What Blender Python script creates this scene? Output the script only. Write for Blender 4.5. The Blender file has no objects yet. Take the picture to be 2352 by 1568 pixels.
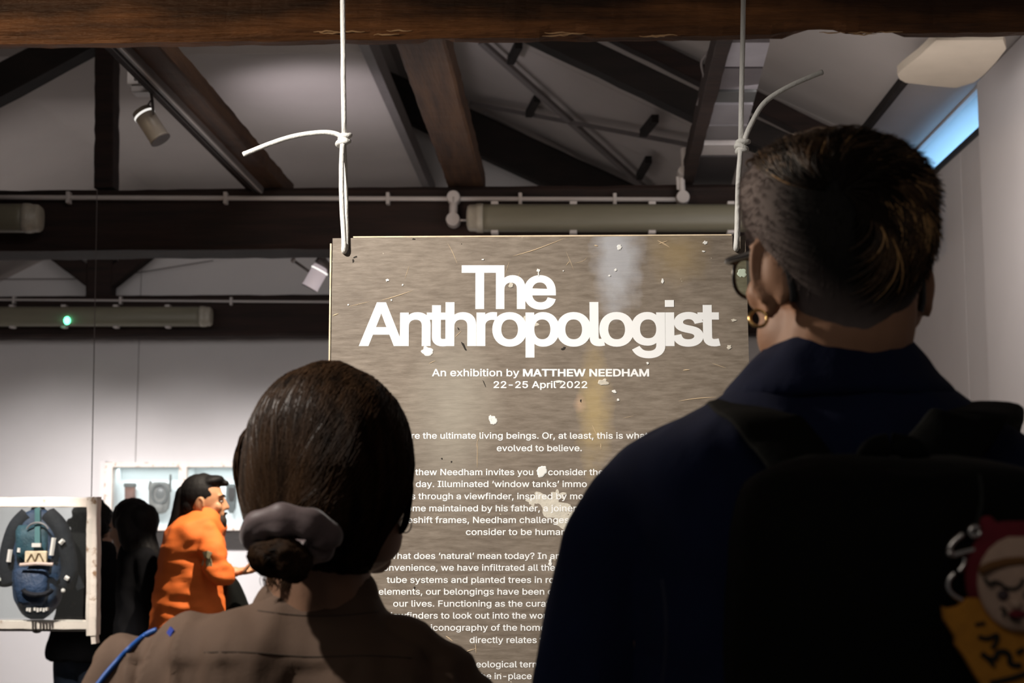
import bpy, bmesh, math, random, glob, os
import numpy as np
from mathutils import Vector, Matrix, noise, Euler
from mathutils.bvhtree import BVHTree

random.seed(7); np.random.seed(7)
S = bpy.context.scene
COL = S.collection
# ------------------------------------------------------------------ camera
F = 3267.0
PITCH, YAW = math.atan(384 / F), math.radians(2.17)
cam = bpy.data.objects.new('camera', bpy.data.cameras.new('camera'))
COL.objects.link(cam); S.camera = cam
EYE = Vector((0, 0, 1.5))
cam.location = EYE
cam.rotation_euler = (math.pi / 2 + PITCH, 0, YAW)
cam.data.sensor_width = 36.0
cam.data.lens = 36.0 * F / 2352
cam.data.clip_start = 0.05
cam.data.dof.use_dof = True
cam.data.dof.focus_distance = 2.68
cam.data.dof.aperture_fstop = 7.5
CM = Euler(cam.rotation_euler).to_matrix()

def ray(px, py):
    return CM @ Vector(((px - 1176) / F, (784 - py) / F, -1.0))
def P(px, py, Y):
    r = ray(px, py); return EYE + r * (Y / r.y)
def PZ(px, py, z):
    r = ray(px, py); return EYE + r * ((z - 1.5) / r.z)
def PX(px, py, x):
    r = ray(px, py); return EYE + r * (x / r.x)
def PL(px, py, n, d):                       # plane n.p = d
    r = ray(px, py); n = Vector(n); return EYE + r * ((d - n.dot(EYE)) / n.dot(r))

# ------------------------------------------------------------------ world, exposure
S.view_settings.view_transform = 'Standard'
S.view_settings.look = 'None'
S.view_settings.gamma = 1.0
S.view_settings.exposure = 0.0
S.view_settings.use_curve_mapping = False
w = bpy.data.worlds.new('world'); S.world = w; w.use_nodes = True
w.node_tree.nodes['Background'].inputs[0].default_value = (1.0, 0.95, 0.92, 1)
w.node_tree.nodes['Background'].inputs[1].default_value = 0.035

def spot(name, loc, target, power, size_deg, blend, color=(1, .93, .85), radius=.04):
    d = bpy.data.lights.new(name, 'SPOT'); d.energy = power; d.color = color
    d.spot_size = math.radians(size_deg); d.spot_blend = blend; d.shadow_soft_size = radius
    o = bpy.data.objects.new(name, d); COL.objects.link(o); o.location = loc
    o.rotation_euler = (Vector(target) - Vector(loc)).to_track_quat('-Z', 'Y').to_euler()
    return o
def area(name, loc, target, power, sx, sy, color=(1, .93, .85)):
    d = bpy.data.lights.new(name, 'AREA'); d.energy = power; d.color = color
    d.shape = 'RECTANGLE'; d.size = sx; d.size_y = sy
    o = bpy.data.objects.new(name, d); COL.objects.link(o); o.location = loc
    o.rotation_euler = (Vector(target) - Vector(loc)).to_track_quat('-Z', 'Y').to_euler()
    return o

BOARD_Y = 2.7
spot('board_spotlight', (-1.45, 1.05, 2.95), (-.58, 2.7, 1.30), 440, 72, .85, (1, .94, .86), .03)
spot('beam_spotlight', (-2.2, 2.6, 2.62), (-.9, 3.95, 2.8), 75, 95, 1.0, (1, .74, .48), .05)
for i_, x_ in enumerate((-3.9, -2.9, -1.9)): spot('wall_washer_spot', (x_, 8.2, 2.95), (x_-.05, 11.0, .8), 320, 62, 1.0, (1, .955, .95), .06)
area('wall_ambient_light', (-2.6, 8.0, 2.9), (-2.6, 11.0, 2.4), 10, 3.2, .3, (1, .955, .95))
spot('visitor_spotlight', (-.7, 5.75, 3.9), (-1.55, 6.4, 1.53), 900, 14.5, .3, (1, .86, .7), .03)
spot('frame_spotlight', (-2.3, 4.25, 3.0), (-2.34, 5.8, 1.2), 460, 26, .5, (1, .9, .8), .03)
spot('hidden_ceiling_uplight', (-1.6, 7.75, 3.0), (-1.4, 8.2, 3.95), 30, 85, 1.0, (.95, .88, .95), .1)  # unseen lamp behind the truss, added for the lilac patch on the lining
area('roof_fill_light', (-.2, 5.6, 2.55), (.3, 6.4, 4.4), 7, 2.4, 1.6, (1, .9, .85))
area('track_fill_light', (-1.1, 4.35, 3.5), (-1.9, 5.8, 3.0), 6, .8, .3, (1, .93, .9))  # unseen fill behind the front beam, added to brighten the track fittings
area('hall_fill_light', (1.2, 5.2, 2.7), (1.9, 7.2, 1.8), 15, 1.2, 1.2, (1, .95, .93))
area('back_room_light', (-1.3, -1.6, 3.3), (-.4, 1.6, 1.6), 8, 2.0, 1.0, (1, .9, .8))
spot('added_side_spot', (-1.95, 2.25, 2.5), (.31, 1.42, 1.70), 150, 14, .6, (1, .86, .72), .05)  # unseen spot, added to brighten the tall man's neck and cropped hair

# ------------------------------------------------------------------ materials
MATS = {}
def mat(name, color, rough=.7, var=0.0, scale=6.0, stretch=(1, 1, 1), bump=0.0, bscale=None, metallic=0.0,
        color2=None, spec=.4, sheen=0.0, detail=5, dist=.01, emit=None, estr=1.0, trans=0.0, alpha=1.0, bstretch=None):
    if name in MATS: return MATS[name]
    m = bpy.data.materials.new(name); m.use_nodes = True; MATS[name] = m
    nt = m.node_tree; N = nt.nodes; L = nt.links; b = N['Principled BSDF']
    b.inputs['Roughness'].default_value = rough; b.inputs['Metallic'].default_value = metallic
    b.inputs['Specular IOR Level'].default_value = spec
    if sheen: b.inputs['Sheen Weight'].default_value = sheen
    if trans: b.inputs['Transmission Weight'].default_value = trans
    b.inputs['Alpha'].default_value = alpha
    tc = N.new('ShaderNodeTexCoord')
    def noisetex(sc, st, det):
        mp = N.new('ShaderNodeMapping'); mp.inputs['Scale'].default_value = st
        L.new(tc.outputs['Object'], mp.inputs[0])
        n = N.new('ShaderNodeTexNoise'); n.inputs['Scale'].default_value = sc; n.inputs['Detail'].default_value = det
        n.inputs['Roughness'].default_value = .62
        L.new(mp.outputs[0], n.inputs['Vector']); return n
    c = Vector(color)
    if var or color2:
        n = noisetex(scale, stretch, detail)
        r = N.new('ShaderNodeValToRGB')
        c2 = Vector(color2) if color2 else c * (1 + var)
        c1 = c if color2 else c * (1 - var)
        r.color_ramp.elements[0].position = .32; r.color_ramp.elements[1].position = .68
        r.color_ramp.elements[0].color = (*c1, 1); r.color_ramp.elements[1].color = (*c2, 1)
        L.new(n.outputs[0], r.inputs[0]); L.new(r.outputs[0], b.inputs['Base Color'])
    else: b.inputs['Base Color'].default_value = (*c, 1)
    if bump:
        n2 = noisetex(bscale or scale * 4, bstretch or stretch, 4)
        bp = N.new('ShaderNodeBump'); bp.inputs['Strength'].default_value = bump; bp.inputs['Distance'].default_value = dist
        L.new(n2.outputs[0], bp.inputs['Height']); L.new(bp.outputs[0], b.inputs['Normal'])
    if emit:
        b.inputs['Emission Color'].default_value = (*emit, 1); b.inputs['Emission Strength'].default_value = estr
    return m

def m_glass(name, tint=(.9, .95, .95), refl=.12, opac=.12):
    if name in MATS: return MATS[name]
    m = bpy.data.materials.new(name); m.use_nodes = True; MATS[name] = m
    nt = m.node_tree; N = nt.nodes; L = nt.links; N.clear()
    o = N.new('ShaderNodeOutputMaterial'); t = N.new('ShaderNodeBsdfTransparent'); t.inputs[0].default_value = (*tint, 1)
    g = N.new('ShaderNodeBsdfGlossy'); g.inputs['Roughness'].default_value = .03
    d = N.new('ShaderNodeBsdfDiffuse'); d.inputs[0].default_value = (.85, .88, .88, 1)
    mx = N.new('ShaderNodeMixShader'); mx.inputs[0].default_value = .035; mx2 = N.new('ShaderNodeMixShader')
    mx2.inputs[0].default_value = opac
    L.new(t.outputs[0], mx2.inputs[1]); L.new(d.outputs[0], mx2.inputs[2])
    L.new(mx2.outputs[0], mx.inputs[1]); L.new(g.outputs[0], mx.inputs[2])
    L.new(mx.outputs[0], o.inputs[0]); return m

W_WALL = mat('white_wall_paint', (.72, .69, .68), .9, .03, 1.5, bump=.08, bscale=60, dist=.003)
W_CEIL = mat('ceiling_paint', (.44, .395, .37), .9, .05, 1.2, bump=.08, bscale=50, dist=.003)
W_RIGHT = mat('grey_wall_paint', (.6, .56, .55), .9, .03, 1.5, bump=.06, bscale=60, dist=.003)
FLOOR = mat('grey_concrete', (.22, .21, .2), .5, .12, 3, bump=.1)
WOOD_DARK = mat('dark_stained_timber', (.010, .005, .004), .8, color2=(.028, .013, .009), scale=3, stretch=(.6, 8, 8), bump=.4, bscale=14)
WOOD_DARKY = mat('dark_timber_lengthwise', (.03, .013, .007), .7, color2=(.085, .04, .018), scale=3, stretch=(8, .6, 8), bump=.4, bscale=14)
WOOD_BLACK = mat('blackened_timber', (.008, .006, .005), .85, color2=(.018, .012, .01), scale=3, stretch=(1, 4, 4), bump=.3)
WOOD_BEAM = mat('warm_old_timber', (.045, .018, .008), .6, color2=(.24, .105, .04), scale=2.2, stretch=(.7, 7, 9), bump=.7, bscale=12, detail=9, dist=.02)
METAL_G = mat('dull_grey_steel', (.16, .14, .135), .5, .1, 8)
WHITE_PL = mat('offwhite_plastic', (.5, .46, .44), .5, .04, 10)
DIFFUSER = mat('yellowed_diffuser_plastic', (.17, .158, .112), .42, .12, 3, (.5, 4, 4))
ENDCAP = mat('cloudy_endcap_plastic', (.36, .33, .27), .35, .15, 14)
ROPE = mat('white_sash_cord', (.8, .78, .74), .85, .06, 60, bump=.8, bscale=220, dist=.002, stretch=(1, 1, .5))

# ------------------------------------------------------------------ object helpers
def tag(o, label=None, cat=None, group=None, kind=None):
    if label: o['label'] = label
    if cat: o['category'] = cat
    if group: o['group'] = group
    if kind: o['kind'] = kind
    return o
def thing(name, label, cat, loc=(0, 0, 0), group=None):
    o = bpy.data.objects.new(name, None); COL.objects.link(o); o.location = loc
    o.empty_display_size = .1
    return tag(o, label, cat, group)
def link(name, me, m=None, parent=None, smooth=False):
    o = bpy.data.objects.new(name, me); COL.objects.link(o)
    if m: me.materials.append(m)
    if smooth: me.shade_smooth()
    if parent:
        o.parent = parent; o.matrix_parent_inverse = Matrix.Translation(-parent.location) if parent.parent is None else Matrix.Identity(4)
    return o
def raw(name, V, Fc, m=None, parent=None, smooth=False):
    me = bpy.data.meshes.new(name); me.from_pydata([tuple(v) for v in V], [], Fc); me.update()
    return link(name, me, m, parent, smooth)
class MB:                                   # mesh collector
    def __init__(s): s.V = []; s.F = []
    def add(s, V, Fc):
        n = len(s.V); s.V += [tuple(v) for v in V]; s.F += [tuple(i + n for i in f) for f in Fc]; return s
    def box(s, a, b):
        x0, x1 = sorted((a[0], b[0])); y0, y1 = sorted((a[1], b[1])); z0, z1 = sorted((a[2], b[2]))
        return s.add([(x0,y0,z0),(x1,y0,z0),(x1,y1,z0),(x0,y1,z0),(x0,y0,z1),(x1,y0,z1),(x1,y1,z1),(x0,y1,z1)],
                     [(3,2,1,0),(4,5,6,7),(0,1,5,4),(1,2,6,5),(2,3,7,6),(3,0,4,7)])
    def rings(s, R, cap=True, closed=False):
        k = len(R[0]); V = [v for r in R for v in r]; Fc = []
        n = len(R)
        for i in range(n if closed else n - 1):
            j = (i + 1) % n
            for q in range(k):
                Fc.append((i*k+q, i*k+(q+1)%k, j*k+(q+1)%k, j*k+q))
        if cap and not closed:
            Fc.append(tuple(range(k-1, -1, -1))); Fc.append(tuple((n-1)*k+q for q in range(k)))
        return s.add(V, Fc)
    def beam(s, p0, p1, wid, dep, dv=(0, 1, 0)):
        p0, p1 = Vector(p0), Vector(p1); a = (p1 - p0).normalized(); d = Vector(dv); d = (d - a * d.dot(a)).normalized()
        u = a.cross(d)
        R = [[p + u*wid/2*i + d*dep/2*j for i, j in ((-1,-1),(1,-1),(1,1),(-1,1))] for p in (p0, p1)]
        return s.rings(R)
    def tube(s, pts, r, k=8, closed=False):
        pts = [Vector(p) for p in pts]; n = len(pts); R = []
        up = None
        for i, p in enumerate(pts):
            if closed: t = pts[(i+1) % n] - pts[i-1]
            else: t = pts[min(i+1, n-1)] - pts[max(i-1, 0)]
            t = t.normalized() if t.length > 1e-9 else Vector((0, 0, 1))
            if up is None: up = t.orthogonal().normalized()
            up = (up - t * up.dot(t)); up = up.normalized() if up.length > 1e-6 else t.orthogonal().normalized()
            v = t.cross(up); rr = r[i] if hasattr(r, '__len__') else r
            R.append([p + (up*math.cos(2*math.pi*q/k) + v*math.sin(2*math.pi*q/k))*rr for q in range(k)])
        return s.rings(R, closed=closed)
    def ell(s, c, r, M=None, u=20, v=12):
        c = Vector(c); R = []
        for i in range(1, v):
            ph = math.pi * i / v
            ring = []
            for q in range(u):
                th = 2*math.pi*q/u
                p = Vector((r[0]*math.sin(ph)*math.cos(th), r[1]*math.sin(ph)*math.sin(th), -r[2]*math.cos(ph)))
                ring.append(c + (M @ p if M else p))
            R.append(ring)
        return s.rings(R)
    def cap(s, p0, p1, r0, r1, k=14):
        p0, p1 = Vector(p0), Vector(p1); L = (p1-p0).length; a = (p1-p0).normalized() if L > 1e-6 else Vector((0,0,1))
        u = a.orthogonal().normalized(); v = a.cross(u); R = []
        for ph in (-80, -50, -25, 0): 
            f = math.radians(ph); c = p0 + a*r0*math.sin(f); rr = r0*math.cos(f)
            R.append([c + (u*math.cos(2*math.pi*q/k)+v*math.sin(2*math.pi*q/k))*rr for q in range(k)])
        for ph in (0, 25, 50, 80):
            f = math.radians(ph); c = p1 + a*r1*math.sin(f); rr = r1*math.cos(f)
            R.append([c + (u*math.cos(2*math.pi*q/k)+v*math.sin(2*math.pi*q/k))*rr for q in range(k)])
        return s.rings(R)
    def limb(s, pts, rs, k=14):
        for i in range(len(pts)-1): s.cap(pts[i], pts[i+1], rs[i], rs[i+1], k)
        return s
    def build(s, name, m=None, parent=None, smooth=False, bevel=0):
        o = raw(name, s.V, s.F, m, parent, smooth)
        if bevel:
            bm = bmesh.new(); bm.from_mesh(o.data)
            bmesh.ops.remove_doubles(bm, verts=bm.verts, dist=1e-6)
            bmesh.ops.bevel(bm, geom=bm.edges[:], offset=bevel, segments=2, affect='EDGES', profile=.6)
            bm.to_mesh(o.data); bm.free()
        return o
    def remesh(s, name, m=None, parent=None, voxel=.008, smooth=2, disp=None, keep=None):
        o = raw('tmp', s.V, s.F)
        r = o.modifiers.new('r', 'REMESH'); r.mode = 'VOXEL'; r.voxel_size = voxel
        if smooth:
            sm = o.modifiers.new('s', 'SMOOTH'); sm.iterations = smooth; sm.factor = .6
        dg = bpy.context.evaluated_depsgraph_get()
        me = bpy.data.meshes.new_from_object(o.evaluated_get(dg)); old = o.data
        bpy.data.objects.remove(o); bpy.data.meshes.remove(old)
        me.name = name
        if disp:
            n = len(me.vertices); me.update()
            nr = [v.normal.copy() for v in me.vertices]
            for v, q in zip(me.vertices, nr): v.co = v.co + q * disp(v.co)
        if keep:
            bm = bmesh.new(); bm.from_mesh(me)
            bmesh.ops.delete(bm, geom=[v for v in bm.verts if not keep(v.co)], context='VERTS'); bm.to_mesh(me); bm.free()
        return link(name, me, m, parent, True)
def pbox(x0, y0, x1, y1, Y, d0, d1, mb=None):
    a, b = P(x0, y0, Y), P(x1, y1, Y); return (mb or MB()).box((a.x, Y+d0, a.z), (b.x, Y+d1, b.z))
def struct(name, mb, m, parent=None):
    o = mb.build(name, m, parent)
    if not parent: o['kind'] = 'structure'
    return o
def box(a, b): return MB().box(a, b)
def catmull(pts, n=8):
    pts = [Vector(p) for p in pts]; out = []
    for i in range(len(pts)-1):
        p0, p1, p2, p3 = pts[max(i-1, 0)], pts[i], pts[i+1], pts[min(i+2, len(pts)-1)]
        for k in range(n):
            t = k/n
            out.append(.5*((2*p1)+(p2-p0)*t+(2*p0-5*p1+4*p2-p3)*t*t+(3*p1-p0-3*p2+p3)*t**3))
    out.append(pts[-1]); return out
def interp_rows(rows, n):
    rows = np.array(rows, float); t = np.linspace(rows[0, 0], rows[-1, 0], n)
    return np.stack([t] + [np.interp(t, rows[:, 0], rows[:, i]) for i in range(1, rows.shape[1])], 1)
def smooth_rows(rows, n, it=2):
    R = interp_rows(rows, n)
    for _ in range(it):
        Q = R.copy(); Q[1:-1, 1:] = (R[:-2, 1:] + 2*R[1:-1, 1:] + R[2:, 1:]) / 4; R = Q
    return R
def loft(rows, Y, k=40, ex=2.2, n=0, it=1):
    """rows: (py, xl, xr, ry, dy) silhouettes measured in the photo, for a solid standing at depth Y"""
    R = smooth_rows(rows, n, it) if n else np.array(rows, float); out = []
    for py, xl, xr, ry, dy in R:
        a, b = P(xl, py, Y), P(xr, py, Y); c = (a+b)/2; rx = (b-a).length/2; ring = []
        for q in range(k):
            t = 2*math.pi*q/k; cs, sn = math.cos(t), math.sin(t)
            ring.append(Vector((c.x + rx*math.copysign(abs(cs)**(2/ex), cs), Y + dy + ry*math.copysign(abs(sn)**(2/ex), sn), c.z)))
        out.append(ring)
    return out
def timber(name, p0, p1, wid, dep, m, parent, dv=(0, 1, 0), amp=.008, seg=40, chips=()):
    p0, p1 = Vector(p0), Vector(p1); a = (p1-p0).normalized(); d = Vector(dv); d = (d-a*d.dot(a)).normalized(); u = a.cross(d)
    c = .12; prof = []
    for i, j in ((-1,-1),(1,-1),(1,1),(-1,1)):
        prof += [(i, j*(1-c*wid/dep*.8)), (i*(1-c), j)] if i*j > 0 else [(i*(1-c), j), (i, j*(1-c*wid/dep*.8))]
    R = []
    sd = random.random()*50
    for s in range(seg+1):
        p = p0.lerp(p1, s/seg); ring = []
        for i, j in prof:
            q = p + u*wid/2*i + d*dep/2*j
            nn = noise.noise(Vector((q.x*3+sd, q.y*3, q.z*9))) * amp + noise.noise(Vector((q.x*14+sd, q.y*14, q.z*20))) * amp*.5
            q = q - (u*i + d*j) * abs(nn)
            for (c0, rad, amt, fj) in chips:
                dd = abs((q-p0).dot(a) - c0)
                if dd < rad and u.z*i < 0 and d.y*j*fj > 0: q.z += amt*(1-(dd/rad)**4)
            ring.append(q)
        R.append(ring)
    o = MB().rings(R).build(name, m, parent)
    return o

# ------------------------------------------------------------------ the room shell
WB = 11.05                                  # back wall
struct('floor', box((-5.2, -1.5, -.1), (2.6, WB+.2, 0)), FLOOR)
wb = struct('wall_back', box((-5.2, WB, 0), (-3.372, WB+.15, 5.2)), W_WALL)
struct('wall_back', box((-3.366, WB, 0), (2.3, WB+.15, 5.2)), W_WALL)
struct('wall_left', box((-5.3, 2.5, 0), (-5.15, WB, 5.2)), W_WALL)
# right wall: near pier, then the wall with the raking clerestory strip
YE = PX(2256, 500, 1.95).y
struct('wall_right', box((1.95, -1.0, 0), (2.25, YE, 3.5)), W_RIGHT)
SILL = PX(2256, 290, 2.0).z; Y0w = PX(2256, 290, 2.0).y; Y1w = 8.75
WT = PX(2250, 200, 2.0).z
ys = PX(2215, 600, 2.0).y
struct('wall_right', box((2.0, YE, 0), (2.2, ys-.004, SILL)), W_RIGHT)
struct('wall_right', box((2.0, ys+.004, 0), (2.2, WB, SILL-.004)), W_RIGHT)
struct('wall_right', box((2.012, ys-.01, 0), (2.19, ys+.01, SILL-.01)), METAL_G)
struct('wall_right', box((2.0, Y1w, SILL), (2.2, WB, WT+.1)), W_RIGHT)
struct('wall_right', box((2.42, YE, SILL-.4), (2.5, Y1w+.2, WT+.4)), mat('dim_recess_paint', (.22, .24, .26), .9))  # added recess wall behind the window, kept dark to cut the lamp's bounce
struct('trim_3', box((1.985, YE, WT-.010), (2.015, Y1w, WT)), W_RIGHT)
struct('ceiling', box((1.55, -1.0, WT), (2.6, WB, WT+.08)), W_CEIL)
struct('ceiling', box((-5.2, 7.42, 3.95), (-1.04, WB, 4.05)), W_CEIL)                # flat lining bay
struct('trim_1', box((-1.085, 6.5, 3.93), (-1.03, WB, 4.06)), METAL_G)
def slab(x0, z0, x1, z1, ya, yb, t, m, name='ceiling'):
    n = Vector((-(z1-z0), 0, x1-x0)).normalized()*t
    a, b = Vector((x0, 0, z0)), Vector((x1, 0, z1)); R = []
    for y in (ya, yb):
        o = Vector((0, y, 0)); R.append([a+o, b+o, b+n+o, a+n+o])
    return struct(name, MB().rings(R), m)
RZ = lambda x: 4.25-.5*x
# right roof slope as boarded panels with shallow joints
yy = [-1.0, 3.4, 5.6, 7.45, 8.65, 9.85, WB]
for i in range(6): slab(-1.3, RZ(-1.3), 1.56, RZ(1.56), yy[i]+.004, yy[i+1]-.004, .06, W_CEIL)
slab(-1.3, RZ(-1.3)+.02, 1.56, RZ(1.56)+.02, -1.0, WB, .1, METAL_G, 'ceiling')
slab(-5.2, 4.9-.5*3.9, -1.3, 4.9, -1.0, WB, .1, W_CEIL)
struct('trim_2', box((1.545, 4.2, RZ(1.56)-.035), (1.575, WB, RZ(1.56)+.05)), WOOD_BLACK)
# clerestory window
w1 = MB(); w1.box((1.985, Y0w, SILL-.028), (2.05, Y1w, SILL))
w1 = struct('window_1', w1, mat('dark_window_bead', (.03, .035, .04), .5))
struct('window_frame', box((2.0, Y0w-.02, SILL), (2.06, Y0w, WT)), W_RIGHT, w1)
struct('pane', box((2.02, Y0w, SILL), (2.026, Y1w, WT)), m_glass('window_glass', (.92, .97, 1), opac=.03), w1)
l = area('hidden_clerestory_lamp', (2.31, (Y0w+Y1w)/2, SILL-.1), (2.33, (Y0w+Y1w)/2, SILL+.35) , 17, Y1w-Y0w, .1, (.30, .62, 1.0))  # unseen blue lamp below the sill, added to stand in for daylight
l.rotation_euler = (math.pi, 0, math.pi/2)
# pale board hung below the ceiling strip
pts = [(2150, 92), (2304, 92), (2311, 112), (2288, 142), (2262, 170), (2238, 189), (2196, 202), (2140, 197), (2080, 190), (2066, 182), (2061, 170), (2074, 158), (2110, 130)]
top = [PZ(x, y, 3.31) for x, y in pts]
o = MB().rings([top, [Vector((p.x, p.y, 3.345)) for p in top]]).build('ceiling_panel', mat('cream_panel_paint', (.46, .39, .31), .6, .06, 5))
tag(o, 'pale cream panel with rounded corners hanging below the ceiling at top right', 'panel')
mb = MB()
c = sum(top, Vector())/len(top)
for dx, dy in ((.0, .02), (.03, -.12)): mb.tube([(c.x+dx, c.y+dy, 3.34), (c.x+dx, c.y+dy, WT+.01)], .006)
mb.build('hanger_rod', METAL_G, o)

# ------------------------------------------------------------------ timbers
zb = P(400, 597, 7.4).z
Y1b, Y1f = PZ(1176, 104, zb).y, PZ(1176, 84, zb).y
t = thing('roof_tie_beam', 'worn warm brown timber beam across the very top, lit along its lower edge', 'beam', (0, (Y1b+Y1f)/2, zb))
L0, R0 = -4.9, 1.95
dpt = Y1b-Y1f
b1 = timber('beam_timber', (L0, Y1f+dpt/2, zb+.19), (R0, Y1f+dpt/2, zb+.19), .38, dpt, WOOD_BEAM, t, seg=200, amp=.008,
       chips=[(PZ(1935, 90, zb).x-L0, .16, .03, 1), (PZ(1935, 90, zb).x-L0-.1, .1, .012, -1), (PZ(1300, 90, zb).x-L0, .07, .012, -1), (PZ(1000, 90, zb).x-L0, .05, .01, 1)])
for i in range(14):                         # splintered arrises and pale nicks
    px = random.choice((300, 780, 900, 1300, 1450, 1900, 1960, 2030)) + random.uniform(-60, 60)
    q = P(px, random.uniform(70, 84), Y1f-.003)
    mb = MB(); n = 7
    pl = [q + Vector((k*.012, 0, random.uniform(-.002, .002))) for k in range(n)]
    mb.tube(pl, [max(.0006, .0022*math.sin(math.pi*k/(n-1))) for k in range(n)], 5)
    mb.build('splinter', mat('pale_raw_wood', (.6, .42, .26), .6), t)
t.select_set(False)
def falloff_tint():  # darkens the beam's upper part in colour, standing in for lamp falloff
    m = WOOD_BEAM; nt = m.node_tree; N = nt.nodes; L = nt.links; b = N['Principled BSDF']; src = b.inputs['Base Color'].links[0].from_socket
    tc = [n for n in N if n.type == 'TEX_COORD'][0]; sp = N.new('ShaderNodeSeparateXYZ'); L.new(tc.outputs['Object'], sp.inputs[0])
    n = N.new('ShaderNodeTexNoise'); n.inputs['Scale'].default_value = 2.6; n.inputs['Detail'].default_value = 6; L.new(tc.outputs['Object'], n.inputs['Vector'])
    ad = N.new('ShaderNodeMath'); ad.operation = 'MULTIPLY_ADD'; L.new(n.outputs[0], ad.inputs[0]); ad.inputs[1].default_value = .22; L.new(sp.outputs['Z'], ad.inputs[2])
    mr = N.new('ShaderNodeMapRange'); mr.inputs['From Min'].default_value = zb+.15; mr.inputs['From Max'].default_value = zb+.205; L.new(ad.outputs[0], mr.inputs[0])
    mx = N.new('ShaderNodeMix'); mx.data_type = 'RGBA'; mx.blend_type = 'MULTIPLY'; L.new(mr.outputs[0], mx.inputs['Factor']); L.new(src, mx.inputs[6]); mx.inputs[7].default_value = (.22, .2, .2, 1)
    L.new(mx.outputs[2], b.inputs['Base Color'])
falloff_tint()
# second truss
z2t = P(400, 432, 7.1).z
t2 = thing('roof_truss', 'dark timber roof truss crossing the middle of the picture behind the sign', 'roof truss', (0, 7.25, zb))
timber('tie_beam', (-5.0, 7.25, (zb+z2t)/2), (1.72, 7.25, (zb+z2t)/2), z2t-zb, .3, WOOD_DARK, t2, seg=80)
def mem(name, a, b, Y, wpx, dep, m, par, seg=20, amp=.006):
    return timber(name, P(*a, Y), P(*b, Y), wpx*Y/F, dep, m, par, seg=seg, amp=amp)
mem('rafter', (-450, 438), (720, -190), 7.3, 78, .14, WOOD_BLACK, t2)
mem('rafter', (1000, -40), (1985, 432), 7.3, 62, .14, WOOD_BLACK, t2)
mem('rafter', (1150, -55), (2060, 397), 7.42, 44, .1, WOOD_DARK, t2)
mem('post', (245, 436), (247, 60), 7.25, 46, .12, WOOD_DARK, t2)
# third truss against the back wall
z3b, z3t = P(400, 781, 10.95).z, P(400, 676, 10.7).z
t3 = thing('roof_truss', 'farthest dark roof truss against the white back wall, carrying the light with the green lamp', 'roof truss', (0, 10.8, z3b))
timber('tie_beam', (-5.0, 10.83, (z3b+z3t)/2), (1.98, 10.83, (z3b+z3t)/2), z3t-z3b, .22, WOOD_DARK, t3, seg=60)
mem('post', (232, 682), (236, 540), 10.83, 62, .14, WOOD_DARK, t3)
mem('strut', (250, 645), (345, 570), 10.83, 42, .12, WOOD_DARK, t3)
mem('strut', (216, 645), (118, 570), 10.83, 42, .12, WOOD_DARK, t3)
mem('rafter', (840, 190), (1560, 525), 10.6, 92, .14, WOOD_BLACK, t3)
# lengthwise purlins
pu = thing('roof_purlin', 'brown lengthwise timber purlin beside the lighting track, upper left', 'beam', (-1.6, 5.8, z2t))
p0, p1 = PZ(640, 434, z2t), PZ(352, 90, z2t)
timber('purlin_timber', (-1.505, 7.4, z2t+.045), (-1.505, 4.1, z2t+.045), .12, .09, WOOD_DARKY, pu, dv=(0, 0, 1), seg=60)
pu = thing('roof_purlin', 'brown lengthwise timber purlin near the centre, between the two ropes', 'beam', (-.5, 5.8, z2t))
p0 = PZ(1062, 434, z2t); p1 = PZ(980, 90, z2t)
timber('purlin_timber', (-.51, 7.4, z2t+.06), (-.51, 4.1, z2t+.06), .185, .12, WOOD_DARKY, pu, dv=(0, 0, 1), seg=60)
# dark rail plus grey service trunking, right of centre
pu = thing('roof_purlin', 'narrow dark timber rail along the left side of the grey service tray', 'beam', (.6, 5.8, z2t))
p0 = PZ(1578, 434, z2t); p1 = PZ(1650, 95, z2t)
timber('rail_timber', (p0.x, p0.y+.1, z2t+.05), (p1.x, 4.1, z2t+.05), .06, .1, WOOD_DARK, pu, dv=(0, 0, 1), seg=40)
mb = MB()                                   # sagging cable beside it
mb.tube(catmull([PZ(1640, 106, 3.25), P(1612, 140, 5.4), P(1618, 190, 5.6), P(1602, 240, 5.9)]), .006, 6)
mb.build('loose_cable', METAL_G, pu)
tr = thing('service_tray', 'grey sheet metal service tray in jointed sections running along the roof', 'cable tray', (.8, 5.8, z2t))
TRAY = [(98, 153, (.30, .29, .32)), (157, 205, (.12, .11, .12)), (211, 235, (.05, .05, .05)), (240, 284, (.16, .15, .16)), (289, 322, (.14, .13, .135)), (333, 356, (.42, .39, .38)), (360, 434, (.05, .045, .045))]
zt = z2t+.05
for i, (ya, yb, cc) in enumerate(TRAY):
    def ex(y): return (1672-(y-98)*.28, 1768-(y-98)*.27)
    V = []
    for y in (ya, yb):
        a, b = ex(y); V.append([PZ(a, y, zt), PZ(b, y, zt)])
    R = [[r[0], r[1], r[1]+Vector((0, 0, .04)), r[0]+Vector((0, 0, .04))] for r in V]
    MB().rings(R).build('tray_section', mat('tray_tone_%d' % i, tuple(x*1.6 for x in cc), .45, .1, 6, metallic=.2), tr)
MB().box(PZ(1690, 430, zt+.05)-Vector((.3, 0, 0)), PZ(1735, 98, zt+.09)).build('tray_spine', METAL_G, tr)

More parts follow.
